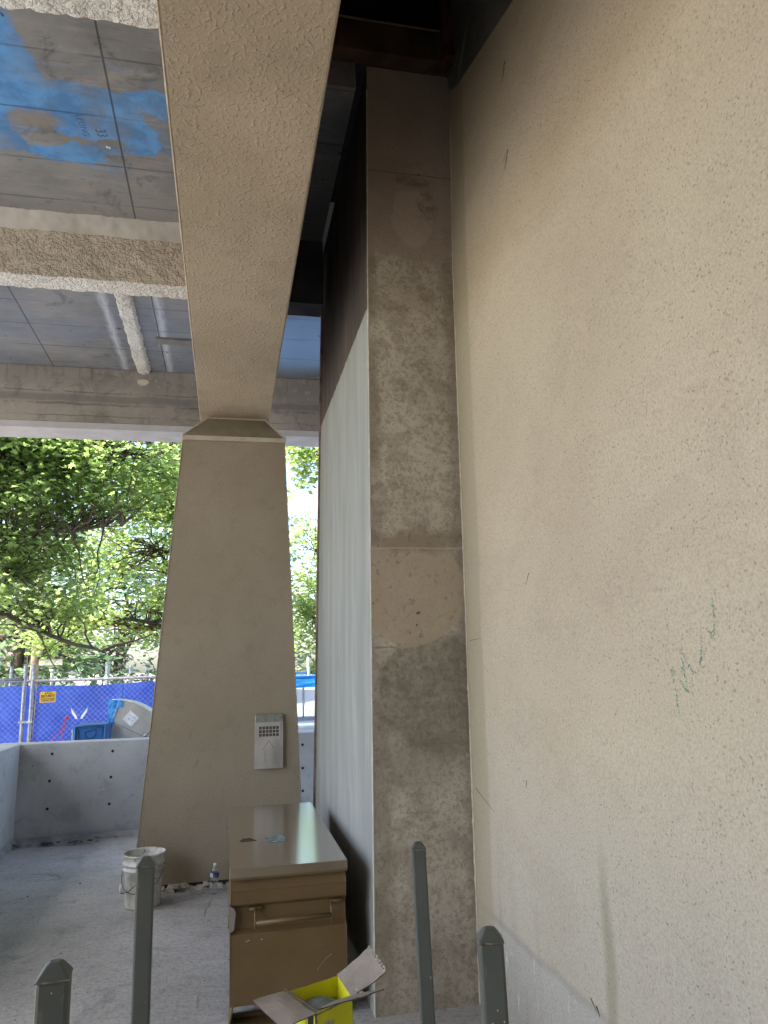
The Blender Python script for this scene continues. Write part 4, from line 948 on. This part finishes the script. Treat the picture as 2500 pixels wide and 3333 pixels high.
# sheet-metal duct segment (curved) wrapped in blue film
SM = Mat('sheet_metal', .38, .5, .75); SM.col(SM.mix(SM.ramp(SM.noise(3, 4), .35, .65), (.52, .50, .45), (.66, .64, .60)))
dc = empty('duct_elbow', (-1.2, 9.8, -.2), 'curved galvanised duct elbow wrapped in blue film behind the parapet', 'duct')
g = G(); Cx, Cz = -1.36, .62; n = 24; R1, R0 = .70, .24
arc = [(Cx + R1 * math.cos(t), Cz + R1 * math.sin(t)) for t in [rd(92) - rd(92 + 10) * i / n for i in range(n + 1)]]
arc = [(-1.40, 1.30)] + [p for p in arc if p[0] > -1.385]
inn = [(Cx + R0 * math.cos(t), Cz + R0 * math.sin(t)) for t in [rd(-10) + rd(102) * i / n for i in range(n + 1)]]
poly = [(x_, 9.80, z_) for x_, z_ in arc] + [(x_, 9.80, z_) for x_, z_ in inn] + [(-1.40, 9.8, .86)]
g.prism(poly, (0, .40, 0)); g.make('duct_shell', SM.m, dc, bevel=.004)
g = G(); g.tube([(x_, 9.80, z_) for x_, z_ in arc[1:]], .014, 6); g.make('rim_flange', plain('flange_pale', (.60, .62, .55), .5, .4, .2), dc, True)
g = G(); g.tube([(-1.38, 9.796, 1.07), (-.92, 9.796, .83)], .003, 5); g.tube([(-1.07, 9.79, .79), (-.86, 9.79, 1.0)], .011, 6); g.tube([(-1.05, 9.785, .79), (-.84, 9.785, 1.0)], .005, 6); g.make('brace_rod', GALVP.m, dc, True)
g = G(); q0 = Vector((-1.155, 9.795, 1.09)); ex = Vector((.052, 0, -.048)); ey = Vector((.045, 0, .05)); g.add([q0 - ex - ey, q0 + ex - ey, q0 + ex + ey, q0 - ex + ey], [(0, 1, 2, 3)]); g.make('paper_label', plain('label_white', (.78, .78, .8), .7), dc)
g = G(); 
for a, b in ((-.5, .3), (.1, .4), (.4, -.1), (-.1, -.4), (.5, .5), (-.3, -.2)): p = q0 + ex * a + ey * b + Vector((0, -.001, 0)); g.add([p - ex * .15, p + ex * .15, p + ex * .15 + ey * .1, p - ex * .15 + ey * .1], [(0, 1, 2, 3)])
g.make('label_print', plain('label_ink', (.25, .28, .35), .7), dc)
FILM = Mat('blue_film', .25, .5); FILM.col(FILM.mix(FILM.ramp(FILM.noise(14, 4, .6, .8), .4, .6), (.02, .20, .65), (.12, .45, .85))); FILM.b.inputs['Alpha'].default_value = .92
g = G()
for i in range(15):
    for j in range(5):
        t = i / 14; z_ = 1.325 - .42 * t; x_ = -1.425 + (.10 * (1 - t) ** 1.5 + .045) * j / 4 + .012 * mn.noise(Vector((i * .9, j * .3, 0))); g.v.append((x_, 9.785 + .02 * mn.noise(Vector((i * .7, j * .8, 4))), z_ + (.012 * mn.noise(Vector((i, j, 9))))))
for i in range(14):
    for j in range(4): q = i * 5 + j; g.f.append((q, q + 5, q + 6, q + 1)); g.mi.append(0)
for i in range(12):
    for j in range(4):
        t = i / 11; g.v.append((-1.415 + .16 * t, 9.783 + .012 * mn.noise(Vector((i, j, 2))), 1.325 - .028 * j - .012 * t))
k = 75
for i in range(11):
    for j in range(3): q = k + i * 4 + j; g.f.append((q, q + 4, q + 5, q + 1)); g.mi.append(0)
g.make('blue_film', FILM.m, dc, True)
# red cord
g = G(); g.tube([(-2.62, 11.6, .45), (-2.456, 11.6, .71), (-2.312, 11.6, .87), (-2.255, 11.6, 1.03)], .008, 6); g.tube([(-2.33, 11.6, .45), (-2.316, 11.6, .70), (-2.275, 11.6, .90), (-2.255, 11.6, 1.03)], .007, 6); g.tube([(-2.275, 11.59, 1.025), (-2.225, 11.59, 1.04)], .02, 8)
tag(g.make('red_cord', plain('cord_red', (.42, .03, .06), .6), None, True, loc=(-2.2, 11.6, -.2)), 'thin red cord rising to a knot beside the windscreen cloth', 'cord')
bpy.data.objects['red_cord'].data.transform(Matrix.Identity(4))

# white cabinets and blue tarp roof at the right gap
cbn = empty('white_cabinet', (1.2, 10.6, -.2), 'white panelled site cabinet seen in the gap between pillar and pier', 'cabinet')
WH = plain('cabinet_white', (.62, .66, .74), .45, .4, 0, .05, 3)
g = G(); g.box((.6, 10.6, -.2), (2.6, 11.6, 1.375)); g.make('cabinet_body', WH, cbn, bevel=.008)
g = G(); g.box((.62, 10.57, .97), (1.055, 10.597, 1.365)); g.make('door', WH, cbn, bevel=.006)
g = G(); g.box((1.075, 10.57, .97), (1.75, 10.597, 1.365)); g.make('door', WH, cbn, bevel=.006)
g = G(); g.box((.6, 10.575, .915), (2.6, 10.598, .955)); g.make('dark_rail', plain('rail_dark', (.06, .09, .14), .5), cbn)  # dark rail across the front below the doors
g = G(); g.tube([(1.065, 10.585, .93), (1.068, 10.56, 1.36)], .007, 6); g.make('lock_bar', GALVP.m, cbn, True)
BT = Mat('blue_tarpaulin', .35, .5); BT.col(BT.mix(BT.ramp(BT.noise(4, 4), .4, .6), (.012, .14, .48), (.02, .22, .66)))
g = G(); nu, nv = 40, 12
for i in range(nu + 1):
    for j in range(nv + 1):
        x_ = .4 + 2.4 * i / nu; z_ = 1.525 - .155 * j / nv; g.v.append((x_, 10.53 - .012 * j / nv + .012 * mn.noise(Vector((x_ * 3, z_ * 26, 0))), z_))
for j2 in range(3):
    pass
for i in range(nu):
    for j in range(nv): q = i * (nv + 1) + j; g.f.append((q, q + nv + 1, q + nv + 2, q + 1)); g.mi.append(0)
g.box((.4, 10.54, 1.505), (2.8, 11.8, 1.53))
tag(g.make('blue_tarpaulin', BT.m, loc=(1.2, 10.6, 1.37)), 'bright blue tarpaulin folded over the top of the white site cabinet', 'tarpaulin')
g = G(); g.box((.55, 9.7, -.2), (2.3, 10.1, .91)); 
tag(g.make('white_crate', plain('crate_white', (.60, .66, .78), .5, .4, 0, .05, 3), bevel=.008, loc=(1.4, 9.9, -.2)), 'low white crate standing right behind the parapet in the gap', 'crate')
cr_ = bpy.data.objects['white_crate']
g = G(); g.box((.54, 9.69, .885), (2.31, 10.11, .915)); g.box((1.05, 9.692, .0), (1.056, 9.698, .88)); g.make('crate_rim', plain('rim_white', (.75, .78, .82), .5), cr_)

# ------------------------------------------------------------------ background: pole, lamp, building
g = G(); up_ = empty('utility_pole', (-5.2, 22, -.2), 'tan wooden utility pole rising behind the clamp of the chain-link fence', 'pole')
g.tube([(-5.20, 22, -.2), (-5.17, 22, 2.4), (-5.12, 22, 9.0)], [.12, .11, .09], 12); g.make('mast', plain('pole_tan', (.30, .24, .17), .9, .2, 0, .3, 6, .3), up_, True)
g = G(); g.box((-5.06, 21.93, 1.90), (-4.46, 21.98, 2.06)); g.make('sign_plate', plain('plate_pale', (.55, .52, .48), .6), up_)
g = G(); g.box((-5.07, 21.90, 2.065), (-4.45, 22.0, 2.14)); g.make('sign_hood', plain('hood_dark', (.03, .03, .03), .6), up_)
bd = empty('pink_building', (-16, 42, -.2), 'pale pink rendered building far off at the left edge', 'building')
PK = plain('pink_render', (.52, .33, .36), .85, .2, 0, .08, 2)
g = G(); g.box((-26, 42, -.2), (-11.0, 50, 4.8)); g.make('wall', PK, bd)
g = G(); g.box((-26.3, 41.6, 4.8), (-10.7, 50.4, 5.1)); g.make('roof', plain('roof_white', (.7, .7, .72), .6), bd)
for x_ in (-12.6, -15.2, -18): g = G(); g.box((x_, 41.95, 1.8), (x_ + 1.1, 41.99, 3.6)); g.make('window', plain('glass_grey', (.18, .2, .24), .15, .5), bd)
# distant white posts
for i, (x_, h_) in enumerate(((-4.3, 1.7), (-3.75, 1.72), (-2.6, 1.85), (-2.1, 1.75), (-1.75, 1.8))):
    g = G(); g.tube([(x_, 17.5, -.2), (x_, 17.5, h_)], .03 if i < 2 else .045, 8)
    g.lathe([(.0001, .05), (.05, .03), (.055, 0)], (x_, 17.5, h_), 8)
    tag(g.make('slim_post', plain('post_white_%d' % i, (.62, .60, .57), .6), None, True, loc=(x_, 17.5, -.2)), ('leftmost', 'second from left', 'middle', 'fourth from left', 'rightmost')[i] + ' slim pale post standing beyond the windscreen fence', 'post', 'slim pale posts beyond the windscreen fence')

# ------------------------------------------------------------------ trees
def leaf_mat(name, c1, c2, tr):
    m = Mat(name, .5, .35); gi = m.t.nodes.new('ShaderNodeNewGeometry'); rnd = gi.outputs['Random Per Island']
    c = m.mix(rnd, c1, c2); m.col(c)
    t = m.t.nodes.new('ShaderNodeBsdfTranslucent'); m.lk(m.mix(rnd, tuple(a * tr[0] for a in c1), tuple(a * tr[1] for a in c2)), t.inputs[0])
    x = m.t.nodes.new('ShaderNodeMixShader'); x.inputs[0].default_value = .55
    m.t.links.new(m.b.outputs[0], x.inputs[1]); m.t.links.new(t.outputs[0], x.inputs[2]); m.t.links.new(x.outputs[0], m.out.inputs[0]); return m.m
BARK = Mat('bark', .95, .1); BARK.col(BARK.mix(BARK.ramp(BARK.noise(1, 5, .6, 0, BARK.map((8, 8, 2))), .35, .65), (.055, .045, .035), (.12, .10, .075))); BARK.bump(BARK.noise(1, 4, .6, 0, BARK.map((30, 30, 6))), .5, .01)
LOBE = [(0, -.5), (.16, -.30), (.46, -.34), (.34, -.08), (.56, .16), (.22, .16), (.0, .62), (-.22, .16), (-.56, .16), (-.34, -.08), (-.46, -.34), (-.16, -.30)]
SIMP = [(0, -.5), (.3, -.1), (.25, .2), (0, .6), (-.25, .2), (-.3, -.1)]
def wander(a, b, n, amp, rr, droop=0):
    a, b = Vector(a), Vector(b); L = (b - a).length; pts = []; sd = rr.uniform(0, 99)
    for i in range(n + 1):
        t = i / n; p = a.lerp(b, t); e = math.sin(math.pi * t) * .7 + t * .3
        p += Vector((mn.noise(Vector((t * 3, sd, 0))), mn.noise(Vector((t * 3, sd, 7))), mn.noise(Vector((t * 3, sd, 13))))) * amp * L * e; p.z -= droop * L * t * t; pts.append(p)
    return pts
def tree(name, base, trunk_top, ells, label, leafm, n_cl, per, ls, seed, cat='tree', group=None, shape=LOBE, spread=.34, limbs=None, trunk_r=.22, twig_r=.006, hang=.25):
    rr = random.Random(seed); t = empty(name, base, label, cat, group)
    base = Vector(base); tt_ = Vector(trunk_top)
    gt = G(); tp = wander(base, tt_, 8, .06, rr); gt.tube(tp, [trunk_r * (1 - .45 * i / 8) for i in range(9)], 10); gt.make('trunk', BARK.m, t, True)
    gb_ = G(); mains = []
    for e in ells:
        c = Vector(e[:3]); start = tp[rr.randint(5, 8)]; L_ = wander(start, c, 12, .12, rr); gb_.tube(L_, [trunk_r * .42 * (1 - .75 * i / 12) + .012 for i in range(13)], 7); mains += L_[3:]
    for lm in (limbs or []):
        pts = [Vector(q) for q in lm[0]]; fine = []
        for a, b in zip(pts[:-1], pts[1:]): fine += wander(a, b, 6, .08, rr)[:-1]
        fine.append(pts[-1]); m_ = len(fine); gb_.tube(fine, [lm[1] + (lm[2] - lm[1]) * i / (m_ - 1) for i in range(m_)], 7); mains += fine[m_ // 3:]
    gl_ = G(); V, Fc = gl_.v, gl_.f
    tot = sum(e[3] * e[4] * e[5] for e in ells)
    for e in ells:
        k = max(1, int(n_cl * e[3] * e[4] * e[5] / tot)); c = Vector(e[:3])
        for _ in range(k):
            while True:
                q = Vector((rr.uniform(-1, 1), rr.uniform(-1, 1), rr.uniform(-1, 1)))
                if q.length < 1 and rr.random() < .35 + .65 * q.length: break
            p = c + Vector((q.x * e[3], q.y * e[4], q.z * e[5]))
            if mn.noise(p * .9 + Vector((seed, 0, 0))) < -.22: continue
            near = min(mains, key=lambda m_: (m_ - p).length_squared + rr.random() * 3.0)
            tw = wander(near, p, 7, .22, rr, .06); gb_.tube(tw, [twig_r * 3 * (1 - .8 * i / 7) + twig_r * .5 for i in range(8)], 4, cap=False)
            axis = (p - near).normalized() if (p - near).length > .01 else Vector((0, 0, 1))
            tip = p + axis * spread + Vector((0, 0, -hang * spread)); gb_.tube([p, p.lerp(tip, .5) + Vector((0, 0, .02)), tip], [twig_r * 1.1, twig_r * .8, twig_r * .4], 3, cap=False)
            for _l in range(per):
                w_ = rr.random(); lp = tw[5].lerp(tip, w_) + Vector((rr.gauss(0, spread * .5), rr.gauss(0, spread * .5), rr.gauss(0, spread * .32)))
                s_ = ls * rr.uniform(.4, 1.25); a = rr.uniform(0, 6.283)
                nz = Vector((rr.gauss(0, .55), rr.gauss(0, .55), 1)).normalized(); X = Vector((math.cos(a), math.sin(a), 0)); X = (X - nz * X.dot(nz)).normalized(); Y = nz.cross(X); fd = rr.uniform(-.25, .25)
                kk = len(V)
                for u, v in shape: V.append(tuple(lp + X * (u * s_) + Y * (v * s_) + nz * (abs(u) * fd * s_ - .12 * s_ * v * v)))
                Fc.append(tuple(range(kk, kk + len(shape)))); gl_.mi.append(0)
    gb_.make('branches', BARK.m, t, True)
    gl_.make('crown', leafm, t)
    return t
L1 = leaf_mat('leaf_maple', (.09, .135, .045), (.18, .24, .08), (2.8, 3.2)); L2 = leaf_mat('leaf_dark', (.055, .10, .05), (.11, .165, .075), (2.4, 2.6)); L3 = leaf_mat('leaf_blue_green', (.09, .16, .11), (.16, .24, .16), (2, 2.2)); L4 = leaf_mat('leaf_yellow_green', (.10, .16, .05), (.22, .27, .09), (3.0, 3.2))
tree('maple_tree', (-7.6, 15.4, -.2), (-7.0, 15.2, 4.2), [(-4.4, 15.2, 5.2, 2.0, 1.6, 1.7), (-2.6, 15.0, 6.0, 1.9, 1.6, 1.3), (-3.9, 14.6, 3.5, 1.7, 1.2, .95), (-5.4, 15, 6.6, 2.2, 1.8, 1.8), (-6.2, 10.4, 7.9, 2.3, 1.7, .8)],
     'spreading maple with dark drooping twigs at the left, beyond the fences', L1, 1350, 36, .125, 21, spread=.36, twig_r=.0065, hang=.8,
     limbs=[(((-7.0, 15.2, 2.6), (-5.2, 14.9, 2.85), (-4.0, 14.8, 2.75), (-3.2, 14.7, 2.35), (-2.3, 14.6, 2.05), (-1.4, 14.6, 2.35)), .075, .015), (((-6.8, 15.2, 3.8), (-5.2, 14.6, 4.3), (-3.8, 14.4, 4.25), (-2.0, 14.4, 4.4)), .09, .015), (((-3.6, 14.7, 2.6), (-3.3, 14.4, 2.3), (-3.1, 14.3, 1.9), (-3.0, 14.3, 1.75)), .022, .006)])
tree('maple_tree', (-.6, 19.5, -.2), (-.8, 19.3, 3.6), [(-1.7, 18.5, 4.6, 1.7, 1.6, 1.9), (-1.6, 18.3, 7.0, 2.3, 1.8, 1.6), (-2.3, 18.6, 2.9, 1.2, 1.2, .7), (-3.6, 18.8, 2.9, 1.8, 1.0, .75)],
     'sunlit yellow-green maple just left of the tapered pillar', L4, 560, 36, .125, 5, spread=.38, twig_r=.007)
tree('maple_tree', (3.9, 14.0, -.2), (3.6, 14.0, 4.6), [(2.6, 13.8, 6.5, 1.2, 1.0, .8), (1.6, 13.8, 6.1, .8, .8, .7)], 'hanging maple boughs in the top of the gap between pillar and pier', L4, 130, 30, .13, 8, spread=.3, twig_r=.006, hang=1.0)
tree('leafy_tree', (2.9, 21.5, -.2), (2.9, 21.5, 2.5), [(2.3, 21.0, 3.3, 1.0, 1.2, 1.3), (2.5, 21.2, 1.6, 1.2, 1.2, .8), (2.5, 21.3, 5.3, .6, .8, .8)], 'smaller green tree low in the gap between pillar and pier', L1, 150, 30, .13, 12, spread=.34)
for i, (x_, y_, h_, r_, lm, lab) in enumerate(((-9.5, 30, 9, 3.6, L2, 'dark green tree far behind the maples at the left edge'), (-3.9, 29, 8.0, 2.8, L3, 'blue-green tree far behind the fence, left of the pillar'), (1.0, 33, 10, 3.2, L2, 'tall dark tree far behind the tapered pillar'),
                                             (-6.2, 24.5, 7.0, 2.3, L2, 'dense dark tree behind the utility pole'))):
    tree('background_tree', (x_, y_, -.2), (x_, y_, h_ * .45), [(x_, y_, h_ * .70, r_, r_, h_ * .30), (x_ + .6, y_ - .8, h_ * .38, r_ * .9, r_ * .8, h_ * .24), (x_ - .8, y_, h_ * .2, r_ * .7, r_ * .6, h_ * .14)], lab, lm, 170, 24, .26, 40 + i, group='trees far beyond the fences', shape=SIMP, spread=.65, twig_r=.012)
# low shrubs behind the fence
for i, (x_, y_, r_) in enumerate(((-1.3, 17.0, .9), (3.0, 17.5, .8))):
    tree('shrub', (x_, y_, -.2), (x_, y_, .8), [(x_, y_, 1.3, r_, .6, .8)], ('leafy shrub behind the windscreen cloth beside the pillar', 'leafy shrub behind the white cabinet in the gap')[i], L2, 50, 22, .12, 60 + i, 'shrub', None, SIMP, .25, trunk_r=.05, twig_r=.005)

bpy.context.view_layer.update()
